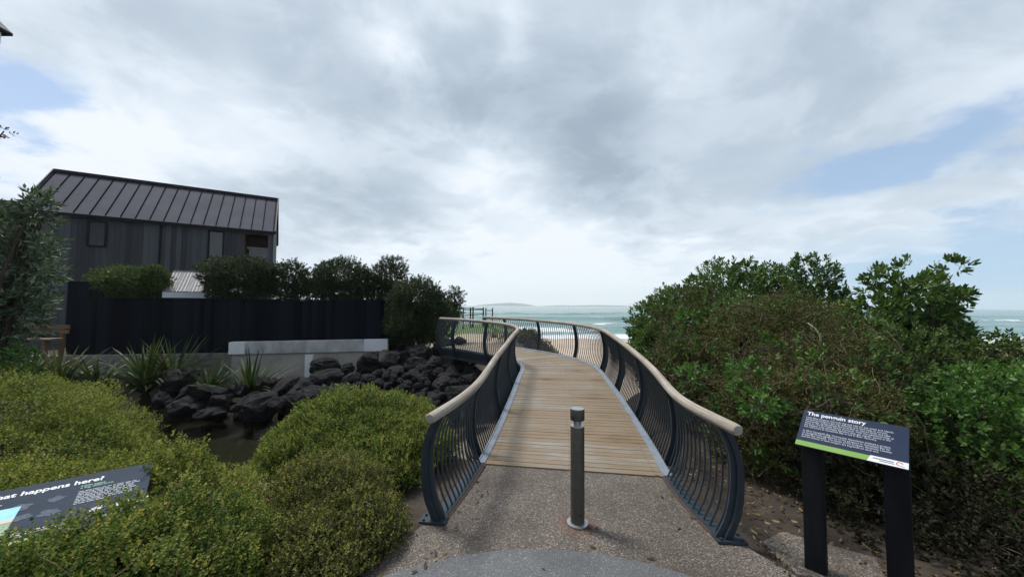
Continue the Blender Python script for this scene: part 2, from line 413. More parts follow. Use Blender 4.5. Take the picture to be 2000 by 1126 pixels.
def m_sea():
    m, t, b = material('sea_water', .22, (.06, .16, .165), 0, .35)
    p = worldp(t); s = t.new('ShaderNodeSeparateXYZ', None, i0=p)
    v = t.mapping(p, (.05, .22, 1))
    n = t.noise(v, 1.0, 9, .62, .3)
    v2 = t.mapping(p, (.006, .03, 1)); nb = t.noise(v2, 1.0, 6, .6)
    c = t.ramp(t.math('ADD', t.math('MULTIPLY', n, .8), t.math('MULTIPLY', nb, .2)), [(.30, (.065, .150, .150)), (.5, (.10, .205, .20)), (.70, (.15, .265, .255))])
    ys = s.outputs[1]
    wob = t.math('MULTIPLY', t.math('SUBTRACT', t.noise(t.mapping(p, (.06, .02, 1)), 1.0, 5, .6), .5), 16.0)
    yy = t.math('ADD', ys, wob)
    fo = t.noise(t.mapping(p, (.35, .9, 1)), 1.0, 9, .7)
    def band(c0, hw): return t.math('SUBTRACT', 1.0, t.math('MINIMUM', t.math('DIVIDE', t.math('ABSOLUTE', t.math('SUBTRACT', yy, c0)), hw), 1.0))
    f = band(43.5, 5.5)
    for c0, hw, wt in ((54, 5, .9), (68, 3, .62), (99, 4, .62), (150, 5, .36)):
        seg = t.smooth(t.noise(t.mapping(p, (.035, .0, 1), (c0, 0, 0)), 1.0, 3), .42, .58)
        f = t.math('MAXIMUM', f, t.math('MULTIPLY', t.math('MULTIPLY', band(c0, hw), wt), seg))
    caps = t.math('MULTIPLY', t.smooth(t.noise(t.mapping(p, (.10, .28, 1)), 1.0, 6, .6), .68, .76), .5)
    f = t.math('MAXIMUM', t.smooth(t.math('ADD', f, t.math('MULTIPLY', t.math('SUBTRACT', fo, .5), 1.3)), .30, .60), caps)
    c = t.mix(f, c, (.58, .62, .64)); t.l.new(c, b.inputs['Base Color'])
    t.l.new(t.math('ADD', .2, t.math('MULTIPLY', f, .6)), b.inputs['Roughness'])
    bump(t, b, n, .9, .9); return m
M['sea'] = m_sea()

# leaves
M['lf_mound'] = mat_leaf('small_olive_leaves', [(.024, .042, .009), (.058, .082, .016), (.104, .130, .028), (.18, .175, .050)], .5, .32, .12, 1.65)
M['lf_tips'] = mat_leaf('yellowish_shoot_leaves', [(.07, .085, .018), (.12, .13, .028), (.18, .18, .045), (.24, .20, .07)], .5, .35, .12, 1.8)
M['lf_mound2'] = mat_leaf('small_green_leaves', [(.017, .036, .009), (.042, .072, .016), (.082, .115, .026), (.15, .158, .045)], .5, .32, .12, 1.65)
M['lf_brown'] = mat_leaf('dry_olive_leaves', [(.034, .034, .015), (.060, .062, .022), (.078, .092, .027), (.115, .118, .04)], .6, .25, .12, 1.35)
M['lf_vine'] = mat_leaf('brown_vine_leaves', [(.020, .022, .009), (.046, .042, .017), (.088, .074, .030), (.046, .080, .020), (.14, .125, .052)], .6, .25, .12, 1.4)
M['lf_glossy'] = mat_leaf('glossy_coastal_leaves', [(.018, .042, .013), (.034, .076, .018), (.060, .115, .026), (.10, .145, .038)], .42, .25, .25, 1.25)
M['lf_bright'] = mat_leaf('bright_young_leaves', [(.025, .065, .015), (.045, .11, .024), (.075, .16, .034), (.12, .20, .05)], .42, .3, .25, 1.1)
M['lf_grey'] = mat_leaf('grey_green_leaves', [(.018, .030, .019), (.036, .056, .032), (.070, .095, .060), (.13, .16, .115)], .5, .15, .22, 1.75)
M['lf_dark'] = mat_leaf('dark_evergreen_leaves', [(.012, .020, .009), (.022, .036, .015), (.036, .054, .024), (.062, .080, .040)], .5, .2, .15, 1.2)
M['lf_midgreen'] = mat_leaf('mid_green_leaves', [(.018, .034, .010), (.034, .062, .016), (.055, .090, .024), (.085, .115, .035)], .45, .25, .18, 1.25)
M['lf_flax'] = mat_leaf('strap_leaves', [(.014, .032, .013), (.028, .060, .022), (.050, .092, .032), (.13, .12, .04)], .5, .15, .25)
M['lf_shade'] = mat_leaf('shade_darkened_leaves', [(.012, .012, .008), (.022, .022, .013), (.038, .034, .020), (.030, .044, .020)], .6, .1, .1)  # leaf colours darkened to stand in for shade under the right-hand shrubs
M['litter'] = mat_leaf('fallen_leaves', [(.035, .022, .012), (.07, .045, .024), (.12, .08, .042), (.24, .18, .09)], .8, .05)

# ------------------------------------------------------------------ terrain
FARB = np.array([(-60, 9.5), (-13.6, 11.0), (-4.0, 12.65), (-2.6, 12.9), (-1.2, 12.6), (.2, 13.4), (1.0, 15.5), (1.4, 20), (.5, 28), (-12, 44), (-70, 75)], float)
NEARB = np.array([(-60, 5.2), (-7, 4.9), (-4.2, 4.0), (-3.0, 3.65), (-2.55, 4.4), (-1.7, 4.9), (-1.0, 4.6), (-.2, 4.15), (2.0, 4.2), (2.7, 7.6), (5.0, 9.2), (12, 9.5), (60, 16)], float)
def sdist(Xa, Ya, PL):
    best = np.full(Xa.shape, 1e9); sg = np.ones(Xa.shape)
    for a, b in zip(PL[:-1], PL[1:]):
        d = b-a; t = np.clip(((Xa-a[0])*d[0]+(Ya-a[1])*d[1])/(d @ d), 0, 1)
        qx, qy = Xa-(a[0]+t*d[0]), Ya-(a[1]+t*d[1]); dd = np.hypot(qx, qy)
        cr = d[0]*(Ya-a[1])-d[1]*(Xa-a[0]); m = dd < best-1e-9
        best = np.where(m, dd, best); sg = np.where(m, np.sign(cr), sg)
    return best*sg                                   # positive on the left-hand (far) side
def terrain(Xa, Ya):
    P = np.stack([Xa, Ya, 0*Xa], -1)
    nz = (fbm(P, .9, 3)-.5)*.16 + (fbm(P, 4.0, 9)-.5)*.05
    f = sdist(Xa, Ya, FARB); n = sdist(Xa, Ya, NEARB)
    bed = -1.62 + .42*sstep(Xa, -3.2, .6)
    beach = -1.2 - .72*sstep(Ya, 14, 46) - 3.0*sstep(Ya, 46, 110)
    low = np.where(Ya > 13, np.minimum(bed, beach), bed)
    low = np.where((Xa > -2) & (Ya > 12), beach, low)
    wallside = sstep(-Xa, 2.4, 3.4)
    slope_far = np.where(wallside > .5, -.82*sstep(f, .05, -.05) + (low+.82)*sstep(f, -.3, -1.8), (low-.25)*sstep(f, .3, -2.2))
    far = .28*(1-wallside)*sstep(f, -.6, 1.2) + slope_far
    near = low*sstep(n, -.1, 1.35)
    mid = np.minimum(near, 0)
    z = np.where(f > -3.0, np.maximum(far, low), mid)
    z = np.where((n < 1.8) & (f < -1.0), np.maximum(mid, low), z)
    flat = (n < -.05) & (np.abs(Xa-.5) < 2.6)
    edge = np.where((Ya < 4.3) & (Xa > -1.3) & (Xa < 2.3), 0.0, 1.0)
    z = z + nz*edge*(1-.6*sstep(Ya, 20, 45))
    return z - .03*(1-edge)
def ax(lo, a, b, hi, st, g=1.22):
    m = list(np.arange(a, b+1e-6, st)); s = st; q = a
    left = []
    while q > lo: s *= g; q -= s; left.append(q)
    s = st; q = b; right = []
    while q < hi: s *= g; q += s; right.append(q)
    return np.array(left[::-1]+m+right)
def a_sand(Xa, Ya):
    f = sdist(Xa, Ya, FARB); n = sdist(Xa, Ya, NEARB)
    s = sstep(Xa, -1.5, .5)*sstep(n, .6, 1.8)*sstep(f, .3, -.8)
    path = sstep(f, .4, 1.0)*sstep(Xa, -5.5, -3.5)*sstep(Ya, 24, 20)
    return np.clip(s+path*.75*(Ya > 11), 0, 1)
def a_mud(Xa, Ya):
    f = sdist(Xa, Ya, FARB); n = sdist(Xa, Ya, NEARB)
    return sstep(n, .9, 1.6)*sstep(f, -1.5, -2.5)*sstep(Xa, .8, -1.2)*sstep(Xa, -2.6, -1.6)
def a_grass(Xa, Ya):
    f = sdist(Xa, Ya, FARB); g = sstep(Ya, 18.2, 19)*sstep(f, .6, 1.6)*(Xa > -40)
    return g*.95
g = grid_mesh('ground', ax(-3900, -20, 12, 3900, .16), ax(-300, -2, 26, 3900, .16), terrain, M['ground'], {'sand': a_sand, 'mud': a_mud, 'grass': a_grass})
tag(g, kind='structure')
def seaz(Xa, Ya):
    P = np.stack([Xa*.35, Ya, 0*Xa], -1)
    amp = sstep(Ya, 36, 70)*(1-sstep(Ya, 500, 900))
    z = (fbm(P, .22, 5)-.5)*.75*amp
    wob = (vnoise(np.stack([Xa*.05, Ya*0, Xa*0], -1), 1.0, 31)-.5)*9
    for c0, a, wd in ((55, .42, 2.0), (70, .5, 2.2), (97, .8, 3.0), (150, .8, 4.0)):
        z = z + a*np.exp(-((Ya+wob-c0-1.5)/wd)**2)
    return -1.86 + z
g = grid_mesh('sea', ax(-3900, -60, 160, 3900, 1.6, 1.16), ax(34, 36, 170, 3900, .7, 1.10), seaz, M['sea']); tag(g, kind='structure')
mb = MB(); mb.prism([(-60, 3.4), (-1.6, 4.0), (-.2, 7), (-1.0, 12.5), (-60, 12.5)], -1.7, -1.43)
tag(mb.build('stream', M['stream']), kind='structure')
# far islands across the gulf
def ridge(name, x0, x1, y, h, seed):
    m = MB(); n = 60; rings = []
    for i in range(n):
        t = i/(n-1); x = x0+(x1-x0)*t
        e = math.sin(math.pi*t)**.7; hh = h*e*(.45+.8*float(fbm(np.array([t*3.0, seed, 0]), 1.0, seed)))
        rings.append([(x, y-120, -3), (x, y-60, hh*.6-1), (x, y, hh), (x, y+160, -3)])
    m.sweep(rings, closed=True)
    o = m.build(name, M['island']); tag(o, kind='structure'); return o
M['island'] = mat_mottled('island_bush', (.05, .06, .06), (.09, .10, .10), .01, .9)
ridge('far_island', -330, 210, 3300, 27, 3); ridge('far_hills', 280, 1200, 3500, 17, 8)

# ------------------------------------------------------------------ paving at the bridge mouth
SEG = [(0.00,0.496,2.861,0.000,2.215),(0.52,0.547,3.380,0.001,2.04),(1.04,0.622,3.897,0.013,1.97),(1.56,0.703,4.412,0.039,1.967),(2.09,0.770,4.929,0.079,1.935),(2.61,0.827,5.447,0.125,1.904),(3.13,0.884,5.966,0.171,1.873),(3.65,0.935,6.485,0.215,1.841),(4.17,0.976,7.005,0.253,1.808),(4.69,1.022,7.524,0.287,1.771),(5.22,1.077,8.043,0.316,1.733),(5.74,1.059,8.563,0.345,1.71),(6.26,0.886,9.053,0.373,1.69),(6.78,0.601,9.489,0.398,1.67),(7.30,0.259,9.883,0.418,1.66),(7.82,-0.105,10.257,0.433,1.65),(8.35,-0.463,10.636,0.445,1.65),(8.87,-0.835,11.00,0.452,1.65),(9.39,-1.22,11.35,0.455,1.65),(9.91,-1.61,11.69,0.455,1.65),(10.43,-2.01,12.03,0.450,1.65)]
SEG = np.array(SEG)
def path_at(s):
    # smoothed interpolation of the centre line
    def it(q): return np.array([np.interp(q, SEG[:, 0], SEG[:, k]) for k in range(1, 5)])
    p = sum(it(s+o)*wt for o, wt in ((-.25, .2), (-.12, .2), (0, .2), (.12, .2), (.25, .2))) if .25 < s < 10.18 else it(s)
    a = it(max(s-.2, 0)); b = it(min(s+.2, 10.43)); d = b[:2]-a[:2]; d /= np.linalg.norm(d)
    return p[:2], p[2], p[3], d, np.array([d[1], -d[0]])       # centre, z, width, tangent, right normal
def edge_pt(s, side, o=0.0, dz=0.0):
    c, z, wd, t, n = path_at(s); q = c+n*side*(wd/2+o); return np.array([q[0], q[1], z+dz])
pts_l = [edge_pt(s, -1, .06)[:2] for s in np.linspace(.0, 1.03, 8)]
pts_r = [edge_pt(s, 1, .06)[:2] for s in np.linspace(.0, 1.03, 8)]
e1 = at_z(703, 1126)[:2]; e2 = at_z(1560, 1126)[:2]
dl = (e1-pts_l[0]); dr = (e2-pts_r[0])
poly = [tuple(q) for q in pts_l[::-1]]+[tuple(e1), tuple(pts_l[0]+dl*2.2), tuple(pts_l[0]+dl*2.6+np.array([-1.4, -1.6])), (-3.2, -4), (3.6, -4), tuple(pts_r[0]+dr*2.2), tuple(e2)]+[tuple(q) for q in pts_r]
mb = MB(); mb.prism(poly, -.25, 0.0)
tag(mb.build('path', M['aggregate']), kind='structure')
a = [at_z(745, 1126)[:2], at_z(1010, 1073)[:2], at_z(1352, 1126)[:2]]
# circle through three points
(ax_, ay_), (bx_, by_), (cx_, cy_) = a
D_ = 2*(ax_*(by_-cy_)+bx_*(cy_-ay_)+cx_*(ay_-by_))
ux = ((ax_**2+ay_**2)*(by_-cy_)+(bx_**2+by_**2)*(cy_-ay_)+(cx_**2+cy_**2)*(ay_-by_))/D_
uy = ((ax_**2+ay_**2)*(cx_-bx_)+(bx_**2+by_**2)*(ax_-cx_)+(cx_**2+cy_**2)*(bx_-ax_))/D_
rr = math.hypot(ax_-ux, ay_-uy)
mb = MB(); mb.prism([(ux+rr*math.cos(t), uy+rr*math.sin(t)) for t in np.linspace(0, 2*math.pi, 96, endpoint=False)], -.1, .004)
tag(mb.build('pavement', M['disc']), kind='structure')

# ------------------------------------------------------------------ footbridge
HR = .846
S0, S1 = 1.03, 9.85
borg = (float(SEG[0, 1]), float(SEG[0, 2]), 0.0)
bridge = empty('footbridge', borg)
tag(bridge, 'curving timber decked footbridge with bowed dark steel railings crossing the stream towards the beach', 'footbridge')
mb = MB(); pitch = .094; s = S0
while s < S1-.05:
    a0, a1 = s+.0035, s+pitch-.0035
    for (q0, q1) in ((-1, 1),):
        P = []
        for ss in (a0, a1):
            c, z, wd, t, n = path_at(ss)
            for q in (q0, q1):
                h = wd/2-.077
                off = q*h if abs(q) > .5 else q
                P.append((c[0]+n[0]*off, c[1]+n[1]*off, z))
        jz = random.uniform(-.0015, .0015)
        top = [np.array(P[i])+np.array([0, 0, jz]) for i in (0, 1, 3, 2)]; bot = [q-np.array([0, 0, .035]) for q in top]
        h = 1.8
        r_ = random.random()*5
        mb.add(top+bot, [(0, 1, 2, 3), (7, 6, 5, 4), (0, 4, 5, 1), (1, 5, 6, 2), (2, 6, 7, 3), (3, 7, 4, 0)],
               [[(r_, 0), (r_+h, 0), (r_+h, .09), (r_, .09)]]+[[(0, 0), (.03, 0), (.03, .14), (0, .14)]]*5)
    s += pitch
mb.build('deck', M['deck'], bridge, borg)
mb = MB(); s = S0
while s < 7.0:
    c, z, wd, t, n = path_at(s+pitch/2)
    for o in (-wd/2+.16, -.02, .10, wd/2-.16):
        for tt in (-.022, .022):
            q = c+n*(o+random.uniform(-.006, .006))+t*tt; r_ = .0048
            mb.add([(q[0]+r_*math.cos(a), q[1]+r_*math.sin(a), z+.0022) for a in np.linspace(0, 6.283, 6, endpoint=False)], [(0, 1, 2, 3, 4, 5)])
    s += pitch
tag(mb.build('deck_screws', M['black'], bridge, borg), kind='stuff')
def swept(profile, side, sa, sb, step=.12):
    rings = []
    for ss in np.arange(sa, sb+1e-6, step): rings.append([edge_pt(ss, side, o, z) for (o, z) in profile])
    return rings
for side in (-1, 1):
    mb = MB(); mb.sweep(swept([(-.080, -.03), (0, -.03), (0, .022), (-.012, .022), (-.014, .012), (-.080, .010)], side, S0, S1))
    mb.build('edge_strip', M['strip'], bridge, borg)
    mb = MB(); mb.sweep(swept([(-.10, -.30), (-.02, -.30), (-.02, -.04), (-.10, -.04)], side, S0, S1))
    mb.build('edge_beam', M['steel'], bridge, borg)
mb = MB()
rings = []
for ss in np.arange(S0, S1, .15):
    c, z, wd, t, n = path_at(ss); h = wd/2-.12
    rings.append([(c[0]+n[0]*o, c[1]+n[1]*o, z+dz) for o, dz in ((-h, -.06), (h, -.06), (h*.6, -.34), (-h*.6, -.34))])
mb.sweep(rings); mb.build('light_block_beam', M['steel'], bridge, borg)  # beam added beneath the deck, put there to block light
for ss in (4.6, 7.9):
    c, z, wd, t, n = path_at(ss); mb = MB()
    mb.tube([(c[0], c[1], -2.0), (c[0], c[1], z-.3)], .16, 14); mb.build('pier', M['steel'], bridge, borg, smooth=True)
def top_off(s): return -.035 + .11*float(sstep(np.array(s), .1, 2.6))
def bow(s):                                      # (outward offset, height) of the bowed bars
    to = top_off(s)
    if s < S0+.02:
        return [(-.045, .012), (-.025, .06), (.02, .16), (.05, .30), (.06, .45), (.05, .60), (.5*to+.03, .72), (to, HR-.03)]
    k = float(sstep(np.array(s), S0, S0+.5))
    return [(-.10, -.06-.20*k), (-.02, -.05-.17*k), (.055, -.02-.10*k), (.11, .04), (.150, .18), (.165, .34), (.155, .50), (.125, .66), (to, HR-.03)]
arc = {}
for side in (-1, 1):
    ss = np.linspace(0, S1, 900); pp = np.array([edge_pt(q, side) for q in ss])
    arc[side] = (ss, np.concatenate([[0], np.cumsum(np.linalg.norm(np.diff(pp, axis=0), axis=1))]))
def smooth_path(pts, n):
    pts = np.array(pts, float); t = np.linspace(0, len(pts)-1, n); o = []
    for q in t:
        i = min(int(q), len(pts)-2); f = q-i
        p0, p1, p2, p3 = pts[max(i-1, 0)], pts[i], pts[i+1], pts[min(i+2, len(pts)-1)]
        o.append(.5*((2*p1)+(-p0+p2)*f+(2*p0-5*p1+4*p2-p3)*f*f+(-p0+3*p1-3*p2+p3)*f**3))
    return np.array(o)
for side in (-1, 1):
    ssv, al = arc[side]; total = al[-1]
    # the railing: base bar on the paving, then its handrail, posts and balusters
    mb = MB(); rings = [[edge_pt(q, side, o, z) for (o, z) in ((-.075, .002), (.045, .002), (.045, .014), (-.075, .014))] for q in np.linspace(.0, S0-.01, 12)]
    mb.sweep(rings); rail = mb.build('railing', M['steel'], bridge, borg)
    mb = MB(); mb.sweep([[edge_pt(q, side, o, z) for (o, z) in ((-.098, .001), (-.075, .001), (-.075, .010), (-.098, .004))] for q in np.linspace(.0, S0-.01, 12)]); mb.build('rusted_edge', M['rust'], rail, borg)
    mb = MB(); sv = np.concatenate([np.linspace(-.0, .4, 8), np.arange(.5, S1, .1)])
    P = np.array([edge_pt(q, side, top_off(q), HR) for q in sv]); d0 = unit(P[0]-P[1]); P = np.vstack([P[0]+d0*.16, P[0]+d0*.148, P[0]+d0*.12, P])
    rad = np.full(len(P), .0415); rad[0] = .033; rad[1] = .040
    mb.tube(P, rad, 16); mb.build('handrail', M['handrail'], rail, borg, smooth=True)
    # posts
    ps = list(np.arange(.02, total-.3, 1.38)); ps.append(total-.06)
    for k, a_ in enumerate(ps):
        s = float(np.interp(a_, al, ssv)); c, z, wd, t, n = path_at(s); nn = n*side
        prof = smooth_path(bow(s), 16); mb = MB(); W0 = np.linspace(.125, .075, 16) if s < S0 else np.linspace(.135, .10, 16)
        th = .008
        for (u0_, u1_, tt) in ((0, 1, th), (.40, .52, .034)):
            rings = []
            for (o, h), wv in zip(prof, W0):
                lo_, hi_ = o+.035-wv*(1-u0_)+.04, o+.035-wv*(1-u1_)+.04
                if u0_ == 0: lo_, hi_ = o-wv*.45, o+wv*.55
                else: lo_, hi_ = o-.005, o+.005
                base = c+nn*(wd/2); q = []
                for oo, sg in ((lo_, -1), (hi_, -1), (hi_, 1), (lo_, 1)):
                    xy = base+nn*oo+t*sg*tt; q.append((xy[0], xy[1], z+h))
                rings.append(q)
            mb.sweep(rings)
        po = mb.build('post', M['steel'], rail, borg)
        if s < S0:
            mb = MB(); base = c+nn*(wd/2)
            q = [base+nn*o+t*tt for o, tt in ((-.10, -.055), (.105, -.055), (.105, .055), (-.10, .055))]
            mb.prism([tuple(v) for v in (q if side < 0 else q[::-1])], .004, .022)
            for o in (-.07, .075):
                for tt in (-.035, .035):
                    b_ = base+nn*o+t*tt; mb.tube([(b_[0], b_[1], .022), (b_[0], b_[1], .036)], .011, 6)
            # base plate is fixed to the post foot; too small to see apart from it at the far posts
            bp = mb.build('base_plate', M['steel'], rail, borg)
    # balusters
    bs = [q for q in np.arange(.10, total-.05, .079) if min(abs(q-p) for p in ps) > .030]
    inst = []
    for a_ in bs:
        s = float(np.interp(a_, al, ssv)); c, z, wd, t, n = path_at(s); nn = n*side; base = c+nn*(wd/2)
        path = [(base[0]+nn[0]*o, base[1]+nn[1]*o, z+h) for o, h in smooth_path(bow(s), 13)]
        inst.append((np.hypot(*base), path))
    inst.sort(key=lambda q: q[0])
    for dd, path in inst[:100]:
        mb = MB(); mb.tube(path, .0088, 6); mb.build('baluster', M['steel'], rail, borg, smooth=True)
    mb = MB()
    for dd, path in inst[100:]: mb.tube(path, .0095, 5)
    if mb.v: tag(mb.build('balusters_beyond', M['steel'], rail, borg, smooth=True), kind='stuff')
# abutments
mb = MB(); c, z, wd, t, n = path_at(S0+.12); ang = math.atan2(t[0], t[1])
mb.box((c[0]-.1, c[1]-.02, -.62), (3.0, .34, 1.14), Euler((0, 0, -ang))); 
tag(mb.build('abutment', M['conc'], None, bevel=.01), 'rough concrete abutment block beneath the near end of the footbridge', 'abutment')

# ------------------------------------------------------------------ bollard light
bol = empty('bollard_light', tuple(BOL)); tag(bol, 'short round grey bollard light standing on the paving before the bridge', 'bollard')
mb = MB(); mb.lathe([(.0545, .0), (.0545, .745), (.052, .752), (.036, .753)], 32); mb.build('body', M['gun'], bol, smooth=True)
mb = MB(); mb.lathe([(.0545, .7525), (.0535, .757), (.030, .758), (.030, .806)], 24); mb.build('neck', M['alu'], bol, smooth=True)
mb = MB(); mb.lathe([(.040, .800), (.054, .801), (.056, .804), (.056, .882), (.054, .886)], 32); hd = mb.build('head', M['gun'], bol, smooth=True)
mb = MB(); mb.lathe([(.053, .8855), (.053, .890)], 32); mb.build('cap', M['alu'], hd)
mb = MB(); mb.lathe([(.083, .003), (.083, .014), (.058, .017)], 32); mb.build('base_flange', M['alu'], bol, smooth=True)
mb = MB(); mb.tube([(.012, -.0535, .095), (.012, -.0560, .095)], .0065, 10); mb.build('bolt_hole', M['black'], bol)

# ------------------------------------------------------------------ signs
def text_obj(body, size, mat, parent, name, loc, bold=.0, shear=0, spacing=1.0, line=1.0, sx=1.0, width=None):
    cu = bpy.data.curves.new(name, 'FONT'); cu.body = body; cu.size = size; cu.offset = bold; cu.space_character = spacing; cu.space_line = line
    cu.resolution_u = 3; cu.extrude = .0004
    tmp = bpy.data.objects.new('tmp', cu); COL.objects.link(tmp)
    dg = bpy.context.evaluated_depsgraph_get(); me = bpy.data.meshes.new_from_object(tmp.evaluated_get(dg)); me.name = name
    bpy.data.objects.remove(tmp); bpy.data.curves.remove(cu)
    me.materials.clear(); me.materials.append(mat)
    if width: sx = width/max(v.co.x for v in me.vertices)
    o = bpy.data.objects.new(name, me); COL.objects.link(o); o.parent = parent; o.location = loc; o.scale = (sx, 1, 1)
    return o
M['navy'] = mat_mottled('navy_print', (.008, .016, .042), (.011, .022, .054), 3, .45, 0, .02, .001, spec=.22)
M['slate'] = mat_mottled('slate_print', (.034, .046, .068), (.046, .060, .086), 3, .7, 0, .02, .001, spec=.08)
M['print_white'] = material('white_print', .5, (.62, .65, .70))[0]
M['print_body'] = material('body_print', .5, (.42, .46, .54))[0]
M['print_pale'] = material('pale_print', .5, (.34, .38, .46))[0]
M['print_ghost'] = mat_mottled('ghost_print', (.055, .072, .11), (.12, .14, .18), 90, .6, spec=.1)
M['print_green'] = mat_mottled('lime_print', (.13, .27, .045), (.18, .33, .07), 8, .45, 0, .02, .001)
M['print_teal'] = material('green_print', .5, (.12, .32, .20))[0]
M['print_sky'] = mat_mottled('sky_print', (.08, .42, .58), (.20, .52, .64), 12, .4)
M['print_sand'] = material('sand_print', .5, (.45, .36, .27))[0]
M['print_field'] = mat_mottled('field_print', (.04, .12, .06), (.12, .25, .12), 25, .4)
M['print_red'] = material('red_print', .5, (.50, .09, .06))[0]
M['post_black'] = mat_mottled('black_post_timber', (.006, .007, .010), (.014, .015, .019), 12, .65, 0, .15, .004, (1, 1, .2), spec=.12)

# right sign
su = empty('information_sign', (1.831, 2.421, 0.0), R(-48.6))
tag(su, 'navy lectern sign titled The penguin story on two black posts by the right hand shrubs', 'sign')
PWI, PHI, TILT = .501, .336, R(29.4)
panel_c = Matrix.Translation((0, 0, .824)) @ Matrix.Rotation(TILT, 4, 'X')
mb = MB(); mb.box((PWI/2, PHI/2, -.006), (PWI, PHI, .012)); pn = mb.build('panel', M['navy'], su, bevel=.002); pn.matrix_local = panel_c
mb = MB(); mb.prism([(.0005, .0005), (PWI*.665, .0005), (PWI*.69, .042), (.0005, .042)], .0002, .0012); mb.build('green_band', M['print_green'], pn)
mb = MB(); mb.prism([(PWI*.668, .0005), (PWI-.0005, .0005), (PWI-.0005, .046), (PWI*.695, .046)], .0002, .0014); lp = mb.build('logo_panel', M['print_white'], pn)
text_obj('The penguin story', .046, M['print_white'], pn, 'title', (.022, PHI-.047, .001), .0010, sx=.86)
body1 = ("Little Blue penguins (kororā) live and nest on our coast and islands.\nSometimes penguins get into difficulty and need help to survive.\n"
         "Fortunately, caring people find stranded or injured birds and take\nthem to The Bird Lady (Sylvia Durrant). With the additional help of\n"
         "the Penguin Lady (Anneqin Standen) they get regular swims in the\nlow tide pools at Campbells Bay to aid in their recovery.")
body2 = ("In 2016 Campbells Bay Community Association initiated a project\nto recognise the significance of the penguins to Campbells Bay for\n"
         "at least five decades. The names of the sculptor, Samantha Lissette,\nand the history of each penguin are engraved on each one.")
text_obj(body1, .0195, M['print_body'], pn, 'body_text', (.022, PHI-.076, .001), .0001, line=.92, sx=.78)
text_obj(body2, .0195, M['print_body'], pn, 'body_text', (.022, PHI-.205, .001), .0001, line=.92, sx=.78)
mb = MB(); mb.box((PWI*.80, .030, .0016), (.085, .006, .0006)); mb.box((PWI*.83, .017, .0016), (.06, .005, .0006)); mb.build('logo_text', M['navy'], lp)
mb = MB(); mb.tube([(PWI-.035+.012*math.cos(q), .026+.011*math.sin(q), .0018) for q in np.linspace(0, 4.6, 14)], .0022, 5); mb.tube([(PWI-.05, .017, .0018), (PWI-.015, .010, .0018)], .0018, 5); mb.build('logo_mark', M['print_red'], lp)
for x in (.068, .448):
    mb = MB(); mb.box((x, .13, .415), (.108, .075, .90)); mb.build('post', M['post_black'], su, bevel=.004)
mb = MB(); mb.box((.258, .14, .865), (.27, .12, .03), Euler((TILT, 0, 0))); mb.build('cross_rail', M['post_black'], su)
# footing slab
q = [at_z(*p)[:2] for p in ((1488, 1060), (1560, 1126), (1740, 1150), (1712, 1092), (1640, 1072), (1528, 1040))]
mb = MB(); mb.prism([tuple(v) for v in q], -.2, .018)
tag(mb.build('footing_slab', M['aggregate'], bevel=.012), 'small concrete slab under the near post of the penguin sign', 'footing')

# left sign, sunk in the ground cover
TRp = np.array([-2.22, 2.254, .735])
ls = empty('information_board', (-2.45, 1.9, 0), math.atan2(.63, .78))
tag(ls, 'low slate blue sign asking What happens here sunk in the leafy ground cover', 'sign')
LW, LH = 1.22, .46
inv = ls.matrix_basis.inverted() if False else (Matrix.Translation(ls.location) @ Matrix.Rotation(ls.rotation_euler.z, 4, 'Z')).inverted()
tl = inv @ Vector(TRp) + Vector((.06, 0, 0))
mb = MB(); mb.box((-LW/2, -LH/2, -.006), (LW, LH, .012)); lpn = mb.build('panel', M['slate'], ls, bevel=.002)
lpn.matrix_local = Matrix.Translation(tl) @ Matrix.Rotation(R(14), 4, 'X')
text_obj('What happens here?', .048, M['print_white'], lpn, 'title', (-.615, -.082, .001), .0012, width=.42)
mb = MB(); mb.box((-.66, -LH+.013, .0012), (LW-.50, .024, .0012)); mb.build('green_band', M['print_green'], lpn)
mb = MB(); mb.box((-.585, -.22, .0012), (.26, .09, .001)); ph = mb.build('photo_print', M['print_sky'], lpn)
mb = MB(); mb.box((-.585, -.276, .0014), (.26, .022, .001)); mb.build('sand_print', M['print_sand'], ph)
mb = MB(); mb.box((-.585, -.345, .0012), (.26, .116, .001)); mb.build('field_print', M['print_field'], ph)
mb = MB()
for k, (x, y, wd) in enumerate(((-.455, -.185, .07), (-.345, -.175, .06), (-.43, -.27, .06), (-.345, -.28, .072))):
    ps_ = [(x+wd*.5*(1+.22*math.sin(5*q+k)+.1*math.sin(11*q))*math.cos(q), y+wd*.36*(1+.22*math.sin(4*q+k*2))*math.sin(q)) for q in np.linspace(0, 2*math.pi, 28, endpoint=False)]
    mb.prism(ps_, .0003, .0014)
mb.build('pale_drawings', M['print_ghost'], lpn)
mb = MB()
def lines(x, y, n, wmax, gap, h=.0055):
    for i in range(n):
        q = x
        lim = x+wmax*(1 if i < n-1 else .55)
        while q < lim:
            l = random.uniform(.012, .034); mb.box((q+l/2, y-i*gap, .0012), (l, h, .001)); q += l+.005
lines(-.272, -.155, 9, .20, .0125, .0045)
mb.build('body_text', M['print_pale'], lpn)
mb = MB(); lines(-.49, -.385, 3, .21, .0145, .006); mb.build('caption', M['print_pale'], lpn)
mb = MB(); lines(-.72, -.135, 2, .19, .016); mb.build('subtitle', M['print_pale'], lpn)
text_obj('Little steps,\na big difference', .020, M['print_teal'], lpn, 'green_heading', (-.272, -.112, .001), .0003, line=.85)
mb = MB()
for x in (-.16, -.07, .0):
    mb.prism([(x+.028*math.cos(q)*(1+.25*math.sin(3*q))-.02, -.335+.018*math.sin(q)*(1+.3*math.sin(2*q))) for q in np.linspace(0, 2*math.pi, 20, endpoint=False)], .0003, .0016)
mb.box((-.09, -.40, .0014), (.12, .014, .001))
mb.build('white_drawings', M['print_pale'], lpn)
